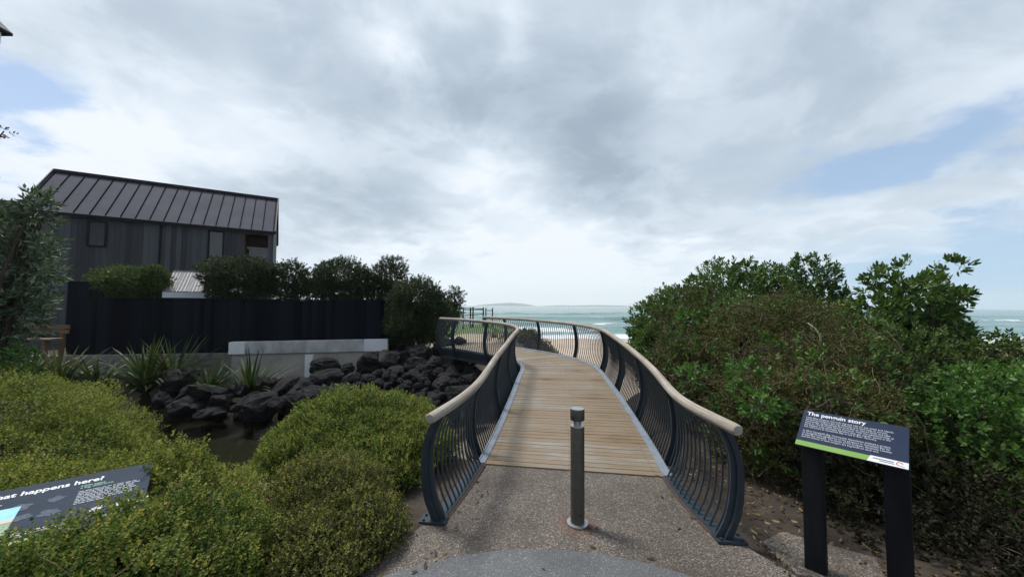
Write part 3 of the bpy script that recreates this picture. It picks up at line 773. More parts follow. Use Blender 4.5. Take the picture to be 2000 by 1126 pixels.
for x in (-.9, -.16):
    mb = MB(); q = tl+Vector((x, -.20, 0)); mb.box((q.x, q.y, (q.z-.10)/2), (.09, .06, q.z-.10)); mb.build('post', M['post_black'], ls)

# ------------------------------------------------------------------ fence, walls
FA = np.array([-13.4, 11.2]); FU = np.array([.985, .174]); FN = np.array([-.174, .985]); FL = 9.45
frot = math.atan2(FU[1], FU[0])
fen = empty('board_fence', (FA[0], FA[1], 0), frot); tag(fen, 'tall black board fence standing along the far bank wall', 'fence')
mb = MB(); x = 0
while x < FL-.05:
    wd = .145; mb.box((x+wd/2, random.uniform(-.003, .003), .93+random.uniform(-.006, .006)), (wd-.0015, .022, 1.80)); x += wd
mb.build('boards', M['fence'], fen)
mb = MB(); mb.box((FL/2, .0, 1.845), (FL+.04, .06, .03)); mb.build('capping', M['fence'], fen)
mb = MB()
for z in (.4, 1.5): mb.box((FL/2, .045, z), (FL, .06, .09))
mb.build('rails', M['fence'], fen)
g2 = empty('side_fence', (-15.3, 12.7, 0), frot)
tag(g2, 'higher black timber screen behind the left end of the fence', 'fence')
mb = MB()
for k in range(7): mb.box((k*.15+.075, 0, 1.2), (.144, .022, 2.4))
mb.build('boards', M['fence'], g2); mb = MB(); mb.box((.52, 0, 2.415), (1.08, .07, .03)); mb.build('capping', M['fence'], g2)
# dark return at the right end of the fence
g3 = empty('end_fence', (FA[0]+FU[0]*(FL-.22), FA[1]+FU[1]*(FL-.22)+.03, 0), R(62))
tag(g3, 'short black board return fence at the bushy right end', 'fence')
mb = MB()
for k in range(9): mb.box((k*.15+.075, 0, .9), (.144, .022, 1.76))
mb.build('boards', M['fence'], g3); mb = MB(); mb.box((.68, 0, 1.795), (1.38, .06, .03)); mb.build('capping', M['fence'], g3)

# retaining wall of blocks, local x along the fence
rw = empty('retaining_wall', (FA[0], FA[1], 0), frot); tag(rw, 'grey stained block retaining wall below the black fence', 'wall')
mb = MB(); z = -1.0; row = 0
while z < -.02:
    x = -1.0 - (.2 if row % 2 else 0)
    while x < 9.6:
        mb.box((x+.2, -.16+random.uniform(-.006, .006), z+.095), (.384, .2, .174)); x += .40
    z += .19; row += 1
mb.box((4.3, -.14, -.5), (10.6, .19, 1.0))
mb.build('blocks', M['conc'], rw)
def onf(px, py, off=0.0):
    p = on_plane(px, py, (*(FA+FN*off), 0), (*FN, 0)); d = p[:2]-FA; return float(d @ FU), float(p[2])
def slab(m, x0, x1, y0, y1, zb0, zb1, zt0, zt1):
    m.add([(x0, y0, zb0), (x1, y0, zb1), (x1, y1, zb1), (x0, y1, zb0), (x0, y0, zt0), (x1, y0, zt1), (x1, y1, zt1), (x0, y1, zt0)],
          [(3, 2, 1, 0), (4, 5, 6, 7), (0, 1, 5, 4), (1, 2, 6, 5), (2, 3, 7, 6), (3, 0, 4, 7)])
xa, za = onf(450, 668, -.35); xb, zb = onf(757, 662, -.35); _, z0 = onf(450, 692, -.35); _, z1 = onf(757, 685, -.35)
mb = MB(); slab(mb, xa+.02, xb-.05, -.285, -.262, -1.05, -1.05, z0-.004, z1-.004); mb.build('facing', M['facing'], rw)
bmL = empty('concrete_beam', (FA[0], FA[1], 0), frot); tag(bmL, 'long pale concrete beam with whitewashed ends in front of the fence', 'beam')
lz = lambda t, a, b: a+(b-a)*t
mb = MB(); slab(mb, lz(.085, xa, xb), lz(.84, xa, xb), -.35, -.10, lz(.085, z0, z1), lz(.84, z0, z1), lz(.085, za, zb), lz(.84, za, zb)); mb.build('middle_section', M['whiteconc'], bmL, bevel=.01)
mb = MB(); slab(mb, xa-.05, lz(.085, xa, xb), -.353, -.10, z0, lz(.085, z0, z1), za, lz(.085, za, zb))
slab(mb, lz(.84, xa, xb), xb, -.353, -.10, lz(.84, z0, z1), z1, lz(.84, za, zb), zb); mb.build('painted_ends', M['whitepaint'], bmL, bevel=.01)
M['orange'] = material('orange_mark', .6, (.55, .22, .04))[0]
mb = MB(); mb.box((xb-.09, -.357, z1+.035), (.16, .006, .05)); mb.build('orange_mark', M['orange'], bmL)
xp, zp = onf(604, 692, -.33); _, zq = onf(604, 748, -.33)
mb = MB(); mb.add([(xp-.13, -.33, zq), (xp-.02, -.33, zq), (xp+.12, -.33, zp), (xp-.13, -.33, zp), (xp-.13, -.24, zq), (xp-.02, -.24, zq), (xp+.12, -.24, zp), (xp-.13, -.24, zp)],
                  [(0, 1, 2, 3), (7, 6, 5, 4), (0, 4, 5, 1), (1, 5, 6, 2), (2, 6, 7, 3), (3, 7, 4, 0)])
pw = mb.build('pillar', M['whitepaint'], None); pw.location = (FA[0], FA[1], 0); pw.rotation_euler = (0, 0, frot)
tag(pw, 'flaking white pillar stub under the middle of the long beam', 'pillar')

# ------------------------------------------------------------------ house on the far bank
HC = np.array([-11.9, 18.5]); HU = np.array([.857, .515]); HN = np.array([-.515, .857])
house = empty('dark_house', (HC[0], HC[1], 0), math.atan2(HU[1], HU[0]))
tag(house, 'dark timber clad gabled house with grey standing seam roof behind the fence', 'house')
def onh(px, py, off=0.0):
    p = on_plane(px, py, (*(HC+HN*off), 0), (*HN, 0)); d = p[:2]-HC; return float(d @ HU), float(p[2])
HC = HC - HU*.14; house.location = (HC[0], HC[1], 0); XE, ZE = onh(534, 449); xl, zl = onh(98, 413)
HL, HW2, ZEV = 8.2, 2.25, ZE
ZR = float(at_y(536, 389, 18.5+.857*HW2)[2])
bx0, bzt = onh(477, 456); bx1, _ = onh(524, 456); _, bzb = onh(500, 512)
# front wall boards around the balcony opening
mb = MB(); x = -HL+.02
def board(x0, x1, z0, z1): mb.box(((x0+x1)/2, .0+random.uniform(-.004, .004)+.015, (z0+z1)/2), (x1-x0-.006, .03, z1-z0))
while x < -.06:
    x1_ = min(x+.18, -.0)
    if x1_ > bx0 and x < bx1:
        if x < bx0-.02: board(x, bx0, 0, ZEV-.12)
        board(max(x, bx0), min(x1_, bx1), 0, bzb); board(max(x, bx0), min(x1_, bx1), bzt, ZEV-.12)
        if x1_ > bx1+.02: board(bx1, x1_, 0, ZEV-.12)
    else: board(x, x1_, 0, ZEV-.12)
    x = x1_
# side walls, back wall and an inner skin behind the boards
mb.box((-HL/2-1.0, .06, ZEV/2-.08), (HL-2.1, .05, ZEV-.16)); mb.box(((bx0-.62)/1-.0, .06, ZEV/2-.08), (.9, .05, ZEV-.16))
for xx in (-HL+.02, -.02):
    mb.add([(xx-.02, .035, 0), (xx+.02, .035, 0), (xx+.02, 2*HW2, 0), (xx-.02, 2*HW2, 0), (xx-.02, .035, ZEV-.1), (xx+.02, .035, ZEV-.1), (xx+.02, 2*HW2, ZEV-.1), (xx-.02, 2*HW2, ZEV-.1), (xx-.02, HW2, ZR-.12), (xx+.02, HW2, ZR-.12)],
           [(0, 4, 8, 7, 3), (1, 2, 6, 9, 5), (0, 1, 5, 4), (2, 3, 7, 6), (4, 5, 9, 8), (6, 7, 8, 9)])
mb.box((-HL/2, 2*HW2, ZEV/2-.05), (HL-.1, .04, ZEV-.1))
mb.build('wall', M['cladding'], house)
# roof with standing seams
mb = MB(); ov = .10
sl = (ZR-ZEV)/HW2
for sgn in (0, 1):
    ya, yb = (-ov, HW2) if sgn == 0 else (2*HW2+ov, HW2)
    za_, zb_ = ZEV-ov*sl, ZR
    mb.add([(-HL-.1, ya, za_), (.05, ya, za_), (.05, yb, zb_), (-HL-.1, yb, zb_), (-HL-.1, ya, za_-.1), (.05, ya, za_-.1), (.05, yb, zb_-.1), (-HL-.1, yb, zb_-.1)],
           [(0, 1, 2, 3), (7, 6, 5, 4), (0, 4, 5, 1), (1, 5, 6, 2), (2, 6, 7, 3), (3, 7, 4, 0)])
roof = mb.build('roof', M['roof'], house)
mb = MB(); an = math.atan(sl); ln = math.hypot(HW2+ov, ZR-ZEV+ov*sl)
for k in range(19):
    xx = -HL-.02+k*(HL+.0)/18
    for sgn in (0, 1):
        yc = (HW2-ov)/2 if sgn == 0 else 2*HW2-(HW2-ov)/2
        mb.box((xx, yc, (ZEV-ov*sl+ZR)/2+.02), (.022, ln-.05, .05), Euler((an if sgn == 0 else -an, 0, 0)))
mb.build('seams', M['seam'], roof)
mb = MB(); mb.box((-HL/2-.02, HW2-.11, ZR+.005-.05), (HL+.24, .26, .025), Euler((an, 0, 0))); mb.box((-HL/2-.02, HW2+.11, ZR+.005-.05), (HL+.24, .26, .025), Euler((-an, 0, 0)))
mb.build('ridge_cap', M['seam'], roof)
mb = MB(); mb.box((-HL/2-.02, -ov-.045, ZEV-ov*sl-.075), (HL+.24, .09, .12)); mb.build('gutter', M['trim'], house)
for xx in (-HL-.12, .07):
    mb = MB()
    for sgn in (0, 1):
        yc = (HW2-ov)/2 if sgn == 0 else 2*HW2-(HW2-ov)/2
        mb.box((xx, yc, (ZEV-ov*sl+ZR)/2-.02), (.04, ln+.02, .16), Euler((an if sgn == 0 else -an, 0, 0)))
    mb.build('barge_board', M['trim'], house)
xd, _ = onh(312, 500)
mb = MB(); mb.tube([(xd, -.05, ZEV-.2), (xd, -.05, 0)], .04, 10); mb.build('downpipe', M['trim'], house, smooth=True)
for (p0, p1) in (((171, 430), (208, 483)), ((407, 449), (436, 524))):
    x0, z1_ = onh(*p0); x1, z0_ = onh(*p1)
    mb = MB(); b_ = .07
    mb.box(((x0+x1)/2, -.02, z1_-b_/2), (x1-x0, .06, b_)); mb.box(((x0+x1)/2, -.02, z0_+b_/2), (x1-x0, .06, b_))
    mb.box((x0+b_/2, -.02, (z0_+z1_)/2), (b_, .06, z1_-z0_-2*b_)); mb.box((x1-b_/2, -.02, (z0_+z1_)/2), (b_, .06, z1_-z0_-2*b_))
    if z1_-z0_ > 1.5: mb.box(((x0+x1)/2, -.02, z0_+(z1_-z0_)*.27), (x1-x0-2*b_, .05, .06))
    wf = mb.build('window', M['trim'], house)
    mb = MB(); mb.box(((x0+x1)/2, -.004, (z0_+z1_)/2), (x1-x0-2*b_+.01, .012, z1_-z0_-2*b_+.01)); mb.build('pane', M['glass'], wf)
# recessed balcony
bw = bx1-bx0
mb = MB(); mb.box(((bx0+bx1)/2, .62, bzt+.03), (bw, 1.2, .05)); mb.box(((bx0+bx1)/2, 1.24, (bzt+bzb)/2+.35), (bw, .05, (bzt-bzb)*.5)); mb.box((bx0-.0+.02, .64, (bzt+bzb)/2), (.04, 1.2, bzt-bzb))
mb.build('balcony_lining', M['cedar'], house)
mb = MB(); mb.box(((bx0+bx1)/2, 1.20, bzb+(bzt-bzb)*.30), (bw-.1, .04, (bzt-bzb)*.60)); bg_ = mb.build('balcony_door', M['glass'], house)
mb = MB(); mb.box(((bx0+bx1)/2, 1.16, bzb+(bzt-bzb)*.61), (bw-.06, .06, .09)); mb.build('head_frame', M['whitepaint'], bg_)
mb = MB(); mb.box(((bx0+bx1)/2, .62, bzb-.04), (bw, 1.2, .06)); mb.build('balcony_floor', M['trim'], house)
# lower flat wing at the left end
mb = MB(); mb.box((-HL-1.6, 1.6, (ZEV+.05)/2), (3.0, 2.6, ZEV+.05)); mb.build('wing_wall', M['cladding'], house)
mb = MB(); mb.box((-HL-1.6, 1.5, ZEV+.12), (3.2, 3.0, .14)); mb.build('wing_roof', M['roof'], house)

# shed with corrugated roof
sh = empty('garden_shed', (-11.4, 13.2, 0), R(35)); tag(sh, 'low shed with weathered corrugated iron roof and white fascia behind the fence', 'shed')
shm = (Matrix.Translation(sh.location) @ Matrix.Rotation(R(35), 4, 'Z')).inverted()
p_bl = shm @ Vector(at_y(317, 568, 13.1)); p_tl = shm @ Vector(at_y(322, 528, 14.6)); p_br = shm @ Vector(at_y(455, 573, 15.0))
x0, x1 = p_bl.x, p_br.x+.6; y0, y1 = p_bl.y, p_tl.y; z0, z1 = p_bl.z, p_tl.z
mb = MB(); n = int((x1-x0)/.0125); rings = []
for i in range(n+1):
    xx = x0+(x1-x0)*i/n; dz = .016*math.sin(2*math.pi*xx/.085)
    rings.append([(xx, y0, z0+dz), (xx, y1, z1+dz), (xx, y1, z1+dz-.012), (xx, y0, z0+dz-.012)])
mb.sweep(rings); mb.build('roof', M['corr'], sh)
mb = MB(); mb.box(((x0+x1)/2, y0+.03, z0-.13), (x1-x0, .03, .20)); mb.build('fascia', M['whitepaint'], sh)
mb = MB(); mb.box(((x0+x1)/2, y1+.02, z1+.015), (x1-x0, .12, .05)); mb.build('flashing', M['corr'], sh)
mb = MB(); mb.box(((x0+x1)/2, (y0+y1)/2+.1, (z0-.24)/2), (x1-x0-.1, y1-y0-.1, z0-.24)); mb.build('wall', M['cladding'], sh)

# bench on the left
bp0 = at_y(90, 663, 10.4)
be = empty('timber_bench', (-13.75, 10.6, 0.0), R(6)); tag(be, 'weathered timber slat bench left of the black fence', 'bench')
bz = float(bp0[2])
mb = MB()
for k in range(3): mb.box((-.1, -.12+k*.13-.1, bz), (1.7, .115, .04))
mb.build('seat', M['slat'], be)
mb = MB(); mb.box((-.1, .22, bz+.19), (1.7, .035, .11)); mb.box((-.1, .24, bz+.33), (1.7, .035, .11)); mb.build('backrest', M['slat'], be)
for xx in (-.8, .55):
    mb = MB(); mb.box((xx, -.18, bz/2-.02), (.09, .09, bz-.04)); mb.box((xx, .27, (bz+.38)/2), (.09, .07, bz+.38)); mb.build('leg', M['slat'], be)

# white building whose eave corner shows at the top left
hb = empty('white_building', (-14.0, 2.0, 0)); tag(hb, 'white building with dark roof, only its eave corner showing at the top left', 'building')
ec = at_y(4, 62, 7.0); eb = at_y(1, 86, 7.0)
mb = MB(); mb.prism([(-17, -6), (ec[0]-.9, -6), (ec[0]-.9, 6.4), (-17, 6.4)], 0, eb[2]); mb.build('wall', M['whitepaint'], hb, (-14, 2, 0))
mb = MB(); mb.prism([(-17, -6.3), (eb[0], -6.3), (eb[0], 7.0), (-17, 7.0)], eb[2], eb[2]+.24); mb.build('boxed_eave', M['whitepaint'], hb, (-14, 2, 0))
mb = MB(); ty = at_y(0, 36, 7.0)
pr = [(ec[0]+.06, ec[2]+.10), (ec[0]-4.2, ec[2]+.10+4.2*.75), (-17.4, ec[2]+.1)]
pr = [(ec[0]+.08, ec[2]-.02), (ec[0]+.08, ec[2]+.03), (-13.6, ec[2]+3.4), (-17.2, ec[2]), (-17.2, ec[2]-.05)]
mb.sweep([[(x_, y_, z_) for x_, z_ in pr] for y_ in (-6.5, 7.1)]); mb.build('roof', M['trim'], hb, (-14, 2, 0))

# ------------------------------------------------------------------ rocks
import bmesh
rock_meshes = []
for k in range(9):
    bm = bmesh.new(); bmesh.ops.create_icosphere(bm, subdivisions=4, radius=.5)
    V = np.array([v.co[:] for v in bm.verts]); D = unit(V)
    sc_ = np.array([1.0, random.uniform(.65, .95), random.uniform(.6, .9)])
    r_ = np.ones(len(V))
    for q in range(18):                                 # flat cleaved faces
        nn = unit(rng.normal(size=3)); dd = rng.uniform(.56, .90); pr_ = D @ nn
        r_ = np.where(pr_ > 1e-3, np.minimum(r_, dd/np.maximum(pr_, 1e-3)), r_)
    r_ = r_*(1.12+.34*(fbm(D, 2.4, 40+k)-.5)+.26*(fbm(D, 5.5, 60+k, 5)-.5))
    for v, q in zip(bm.verts, D*.5*r_[:, None]*sc_): v.co = q
    me = bpy.data.meshes.new('boulder'); bm.to_mesh(me); bm.free()
    me.polygons.foreach_set('use_smooth', [True]*len(me.polygons)); me.set_sharp_from_angle(angle=R(22)); me.materials.append(M['rock']); rock_meshes.append(me)
def boulder(x, y, z, size, label='dark basalt boulder in the rock slope below the wall', group='boulders along the far bank'):
    o = bpy.data.objects.new('boulder', random.choice(rock_meshes)); COL.objects.link(o)
    o.location = (x, y, z); o.rotation_euler = (random.uniform(-.35, .35), random.uniform(-.35, .35), random.uniform(0, 6.3))
    s = size; o.scale = (s*random.uniform(.9, 1.25), s*random.uniform(.85, 1.1), s*random.uniform(.8, 1.05))
    tag(o, label, 'boulder', group); return o
front = [(325, 752, 9.9, .95), (372, 775, 9.3, 1.05), (300, 790, 9.2, .7), (335, 805, 8.9, .8), (420, 790, 9.1, .7), (390, 815, 8.8, .7), (455, 770, 9.6, .75), (475, 790, 9.2, .7),
         (505, 760, 9.9, .8), (500, 800, 9.0, 1.05), (545, 760, 9.8, .85), (575, 765, 9.9, .9), (560, 795, 9.3, .9), (630, 748, 10.3, .95), (610, 785, 9.5, .95), (655, 780, 9.7, .95)]
for (px, py, d, s) in front:
    q = at_y(px, py, d); boulder(q[0], q[1]+.25, q[2]+.02, s*.92)
# slope up to the bridge, in rows from the wall foot down to the water
lx = []
for (row, (pxa, pya, pxb, pyb, da, db)) in enumerate([(720, 715, 905, 668, 11.4, 11.9), (690, 738, 930, 700, 11.0, 11.2), (680, 762, 925, 728, 10.5, 10.6), (700, 785, 915, 752, 9.9, 10.0),
                                             (735, 800, 900, 778, 9.3, 9.4), (800, 812, 880, 800, 8.7, 8.8), (640, 722, 720, 712, 11.2, 11.3), (770, 692, 850, 680, 11.9, 12.0)]):
    nrow = max(3, int(abs(pxb-pxa)/34))
    for i in range(nrow):
        t = (i+random.uniform(-.2, .2))/(nrow-1); px = pxa+(pxb-pxa)*t; py = pya+(pyb-pya)*t+random.uniform(-6, 6); d = da+(db-da)*t+random.uniform(-.15, .15)
        q = at_y(px, py, d); boulder(q[0], q[1], q[2], random.uniform(.5, .8))
for k in range(64):
    t = random.random(); px = 660+260*random.random(); py = 728+68*random.random()-(px-790)*.10; d = 11.3-(py-705)/95*2.2
    q = at_y(px, py-4, d-.12); boulder(q[0], q[1], q[2], random.uniform(.25, .48))
for k in range(16):
    px = random.uniform(300, 640); py = random.uniform(768, 808); q = at_y(px, py, random.uniform(9.0, 9.7)); boulder(q[0], q[1], q[2], random.uniform(.25, .42))
for (px, py, s_) in ((352, 822, .7), (398, 828, .62), (440, 822, .75), (485, 826, .9), (528, 820, .7), (572, 812, .8), (462, 806, .8), (412, 808, .7), (330, 806, .8)):
    q = at_z(px, py+6, -1.42); boulder(q[0], q[1]+.5, -1.34, s_*.6)
q = at_y(722, 700, 11.3); boulder(q[0], q[1], q[2], .75, 'brown topped boulder resting against the right end of the pale beam', None)

# ------------------------------------------------------------------ foliage
KITE = np.array([(0, 0, 0), (.45, .5, .07), (1, 0, 0), (.45, -.5, .07)])
OVAL = np.array([(0, 0, 0), (.25, .38, .05), (.68, .46, .07), (1, 0, -.04), (.68, -.46, .07), (.25, -.38, .05)])
def leaf_verts(P, A, B, L, Wd, T):
    N = np.cross(A, B); K = len(T)
    V = P[:, None, :] + A[:, None, :]*(T[None, :, 0]*L[:, None])[..., None] + B[:, None, :]*(T[None, :, 1]*Wd[:, None])[..., None] + N[:, None, :]*(T[None, :, 2]*L[:, None])[..., None]
    return V.reshape(-1, 3), K
def perp(A, hint): return unit(np.cross(A, hint))
def sprigs(P, D, k, stem, L, spread=1.0, jit=.3):
    n = len(P); e1 = perp(D, rng.normal(size=(n, 3))); e2 = np.cross(D, e1)
    ph = rng.uniform(0, 6.28, n); Ps, As, Bs, Ls = [], [], [], []
    for j in range(k):
        t = (j+.6)/k; a = ph+j*2.4
        rad = np.cos(a)[:, None]*e1+np.sin(a)[:, None]*e2
        an = spread*(1.15-.7*t)+rng.normal(0, jit*.5, n)
        A = unit(D*np.cos(an)[:, None]+rad*np.sin(an)[:, None]+rng.normal(0, jit*.3, (n, 3)))
        Ps.append(P+D*(t*stem)[:, None]); As.append(A); Bs.append(perp(A, D+rng.normal(0, .35, (n, 3))))
        Ls.append(L*rng.uniform(.7, 1.15, n)*(1-.25*abs(t-.5)))
    return np.concatenate(Ps), np.concatenate(As), np.concatenate(Bs), np.concatenate(Ls)
def crown_points(blobs, n, lo=.55, hi=1.04, lump=.22, freq=2.2, seed=1, up=.35, zmin=0.02, power=2.2, gap=0.0, cut=.62):
    blobs = np.array(blobs, float); C, Rr = blobs[:, :3], blobs[:, 3:6]
    wgt = (Rr[:, 0]*Rr[:, 1]+Rr[:, 1]*Rr[:, 2]+Rr[:, 0]*Rr[:, 2])**.9; wgt /= wgt.sum()
    Pk, Dk = [], []; got = 0
    while got < n:
        m = int((n-got)*2.2)+500
        b = rng.choice(len(blobs), m, p=wgt); d = unit(rng.normal(size=(m, 3)))
        fr = lo+(hi-lo)*rng.random(m)**(1/power)
        lum = 1+lump*2*(fbm(d*1.0+C[b]*3.1, freq, seed, 3)-.5)
        P = C[b]+d*Rr[b]*(fr*lum)[:, None]
        keep = P[:, 2] > zmin
        for q in range(len(blobs)):                   # drop leaves buried in a neighbour
            inn = np.sqrt((((P-C[q])/Rr[q])**2).sum(1)); keep &= ~((inn < cut) & (b != q))
        if gap > 0: keep &= fbm(P, 5.5, seed+20, 2) > gap
        D = unit(unit(d/Rr[b])*.8+np.array([0, 0, up])+rng.normal(0, .35, (m, 3)))
        Pk.append(P[keep]); Dk.append(D[keep]); got += keep.sum()
    return np.concatenate(Pk)[:n], np.concatenate(Dk)[:n]
def foliage(name, blobs, n, k, stem, L, aspect, mat, parent, loc, T=KITE, spread=1.0, **kw):
    P, D = crown_points(blobs, n, **kw)
    Pl, A, B, Ll = sprigs(P, D, k, np.full(len(P), stem)*rng.uniform(.6, 1.3, len(P)), L, spread)
    V, K = leaf_verts(Pl, A, B, Ll, Ll*aspect, T)
    return np_mesh(name, V, K, mat, parent, loc)
def core(name, blobs, f, parent, loc, mat, seed=3):
    Vs = []; Fs = []
    mb = MB()
    bm = bmesh.new(); bmesh.ops.create_icosphere(bm, subdivisions=3, radius=1.0)
    D = np.array([v.co[:] for v in bm.verts]); F_ = [tuple(v.index for v in q.verts) for q in bm.faces]; bm.free()
    for b in blobs:
        b = np.array(b, float)
        P = b[:3]+D*b[3:6]*(f*(1+.3*(fbm(D+b[:3], 2.5, seed)-.5)))[:, None]; P[:, 2] = np.maximum(P[:, 2], -.4)
        mb.add(P, F_)
    return mb.build(name, mat, parent, loc, smooth=True)
def branches(name, base, blobs, n, parent, loc, r0=.05, mat=None, spread=.75, seed=0):
    mb = MB(); base = np.array(base, float); blobs = np.array(blobs, float)
    top = blobs[:, :3].mean(0); fork = base+(top-base)*.35+np.array([0, 0, .0])
    mb.tube(smooth_path([base, base+(fork-base)*.5+rng.normal(0, .02, 3), fork], 7), np.linspace(r0, r0*.75, 7), 8)
    for i in range(n):
        b = blobs[i % len(blobs)]; d = unit(rng.normal(size=3)+np.array([0, 0, .5])); tip = b[:3]+d*b[3:6]*spread
        mid = (fork+tip)/2+rng.normal(0, .12, 3)*np.linalg.norm(tip-fork)*.5; mid[2] = max(mid[2], .05)
        mb.tube(smooth_path([fork, mid, tip], 8), np.linspace(r0*.55, r0*.10, 8), 5)
        for q in range(2):
            st = mid+(tip-mid)*rng.uniform(.1, .6); tp = b[:3]+unit(rng.normal(size=3)+np.array([0, 0, .3]))*b[3:6]*spread
            tp = st+(tp-st)*.6
            mb.tube(smooth_path([st, (st+tp)/2+rng.normal(0, .03, 3), tp], 5), np.linspace(r0*.22, r0*.06, 5), 4)
    return mb.build(name, mat or M['bark'], parent, loc, smooth=True)

# --- ground-cover mounds, near left
def mound(name, label, blobs, n, mat, L, coref=.70, twigs=0, loc=None, tipn=0, **kw):
    loc = loc or (blobs[0][0], blobs[0][1], 0.0)
    t = empty(name, loc); tag(t, label, 'shrub')
    foliage('leaves', blobs, n, 5, .045, L*1.14, .80, mat, t, loc, T=OVAL, spread=1.25, lo=.74, hi=1.04, lump=.27, freq=4.2, power=1.2, cut=.74, up=.45, **kw)
    foliage('tip_shoots', blobs, int(n*.11), 6, .04, L*1.12, .72, M['lf_tips'], t, loc, T=OVAL, spread=1.0, lo=.94, hi=1.05, lump=.27, freq=4.2, power=1.0, cut=.86, up=.8)
    core('stems', blobs, coref, t, loc, M['core'])
    P, D = crown_points(blobs, 70, lo=.92, hi=1.04, lump=.27, freq=4.2, cut=.8)
    mb = MB()
    for p_, d_ in zip(P, D):
        sd = unit(np.cross(d_, rng.normal(size=3))+d_*rng.uniform(-.1, .7)); l = rng.uniform(.06, .20)
        mb.tube(smooth_path([p_-d_*.04, p_+sd*l*.45+d_*.03, p_+sd*l+d_*rng.uniform(-.02, .03)], 6), np.linspace(.0028, .0010, 6), 4, cap=False)
    mb.build('dry_twigs', M['drytwig'], t, loc)
    return t
MAIN = [(-5.9, 3.95, .0, 1.9, 1.10, .88), (-4.5, 3.5, .0, 1.0, .75, .58), (-3.2, 3.0, .0, .85, .62, .42), (-2.35, 2.75, -.05, .66, .55, .44), (-3.3, 2.55, .0, .7, .55, .56), (-2.10, 2.36, .1, .28, .24, .70)]
mound('ground_cover_shrub', 'broad yellow green ground cover shrub behind the slate sign', MAIN, 50000, M['lf_mound'], .0155)
FRONT = [(-1.82, 1.84, .02, .42, .56, .69), (-2.12, 1.38, .02, .60, .46, .74), (-1.85, 2.30, -.02, .38, .42, .50), (-1.70, 1.25, .02, .38, .5, .5)]
mound('ground_cover_shrub', 'green ground cover shrub hiding the lower edge of the slate sign', FRONT, 32000, M['lf_mound2'], .0135)
MID = [(-1.75, 4.35, .0, .92, .75, .66), (-2.1, 4.15, .0, .58, .6, .44), (-1.25, 4.25, .0, .60, .65, .56), (-1.45, 3.75, -.02, .62, .5, .46)]
mound('ground_cover_shrub', 'rounded green ground cover mound between the stream and the left railing', MID, 34000, M['lf_mound2'], .0155)
BRN = [(-1.42, 2.95, -.02, .52, .52, .46), (-1.62, 3.05, -.02, .32, .38, .38), (-1.12, 2.72, -.04, .34, .40, .33), (-1.30, 2.50, -.05, .38, .35, .33)]
mound('ground_cover_shrub', 'brownish sparse ground cover mound in front of the rounded green one', BRN, 17000, M['lf_brown'], .0130)

q = at_z(536, 948, .10); o = bpy.data.objects.new('flat_stone', rock_meshes[2].copy()); COL.objects.link(o); o.data.materials.clear()
M['palestone'] = mat_mottled('pale_brown_stone', (.12, .09, .07), (.25, .20, .16), 5, .85, 0, .5, .02); o.data.materials.append(M['palestone'])
o.location = (q[0], q[1], .02); o.scale = (.50, .42, .34); o.rotation_euler = (.1, -.1, .5); tag(o, 'pale brown flat stone between the left ground cover mounds', 'stone')
# --- strap-leaved flax on the bank
def flax(label, x, y, z, n, L, group=None, lean=.9):
    t = empty('flax_plant', (x, y, z)); tag(t, label, 'plant', group)
    mb = MB()
    for i in range(n):
        a = rng.uniform(0, 6.28); tilt = rng.uniform(.08, 1.15)**.8*lean; l = L*rng.uniform(.6, 1.25); wd = rng.uniform(.017, .032)
        d = np.array([math.cos(a), math.sin(a), 0]); sd = np.array([-math.sin(a), math.cos(a), 0]); pts = []
        p = d*rng.uniform(0, .10); ang = tilt; rings = []
        for s_ in range(9):
            u = s_/8; w_ = wd*(math.sin(math.pi*min(1, u*.8+.22))**.7)*(1 if u < .95 else .25)
            fold = np.array([0, 0, .35*w_])
            rings.append([p-sd*w_+fold, p, p+sd*w_+fold])
            p = p+(d*math.sin(ang)+np.array([0, 0, math.cos(ang)]))*l/8; ang += rng.uniform(.01, .17)*(.4+tilt)
        mb.sweep(rings, closed=False, cap=False)
    mb.build('leaves', M['lf_flax'], t)
    mb = MB(); mb.lathe([(.13, -.45), (.12, -.1), (.05, .02)], 10); mb.build('base', M['core'], t)
for (px, py, d, n, L, lab) in ((285, 742, 10.3, 60, 1.15, 'large arching flax clump above the dark boulders'), (340, 728, 10.7, 44, 1.05, 'tall upright flax clump at the foot of the black fence'),
                               (408, 748, 10.4, 34, .85, 'small spiky flax right of the large clump'), (490, 755, 10.3, 44, 1.0, 'flax clump in front of the block wall'),
                               (120, 735, 9.6, 46, .9, 'dark flax beneath the timber bench'), (190, 742, 9.9, 40, .85, 'dim low flax between the bench and large clump'), (55, 735, 9.2, 40, .85, 'leftmost shaded flax beneath the grey leaved tree')):
    q = at_y(px, py, d); zt = float(terrain(np.array([q[0]]), np.array([q[1]]))[0]); flax(lab, q[0], q[1], max(zt, q[2]-.38)+.03, int(n*2.3), L*1.3)
q = at_y(625, 735, 10.9); t = empty('bank_weed', tuple(q)); tag(t, 'small leafy weed growing beside the white pillar stub', 'plant')
foliage('leaves', [(q[0], q[1], q[2], .22, .18, .18)], 160, 5, .05, .05, .5, M['lf_midgreen'], t, tuple(q), zmin=-3)
mb = MB(); mb.tube([(0, 0, -.2), (0, 0, .05)], .012, 6); mb.build('stem', M['bark'], t)

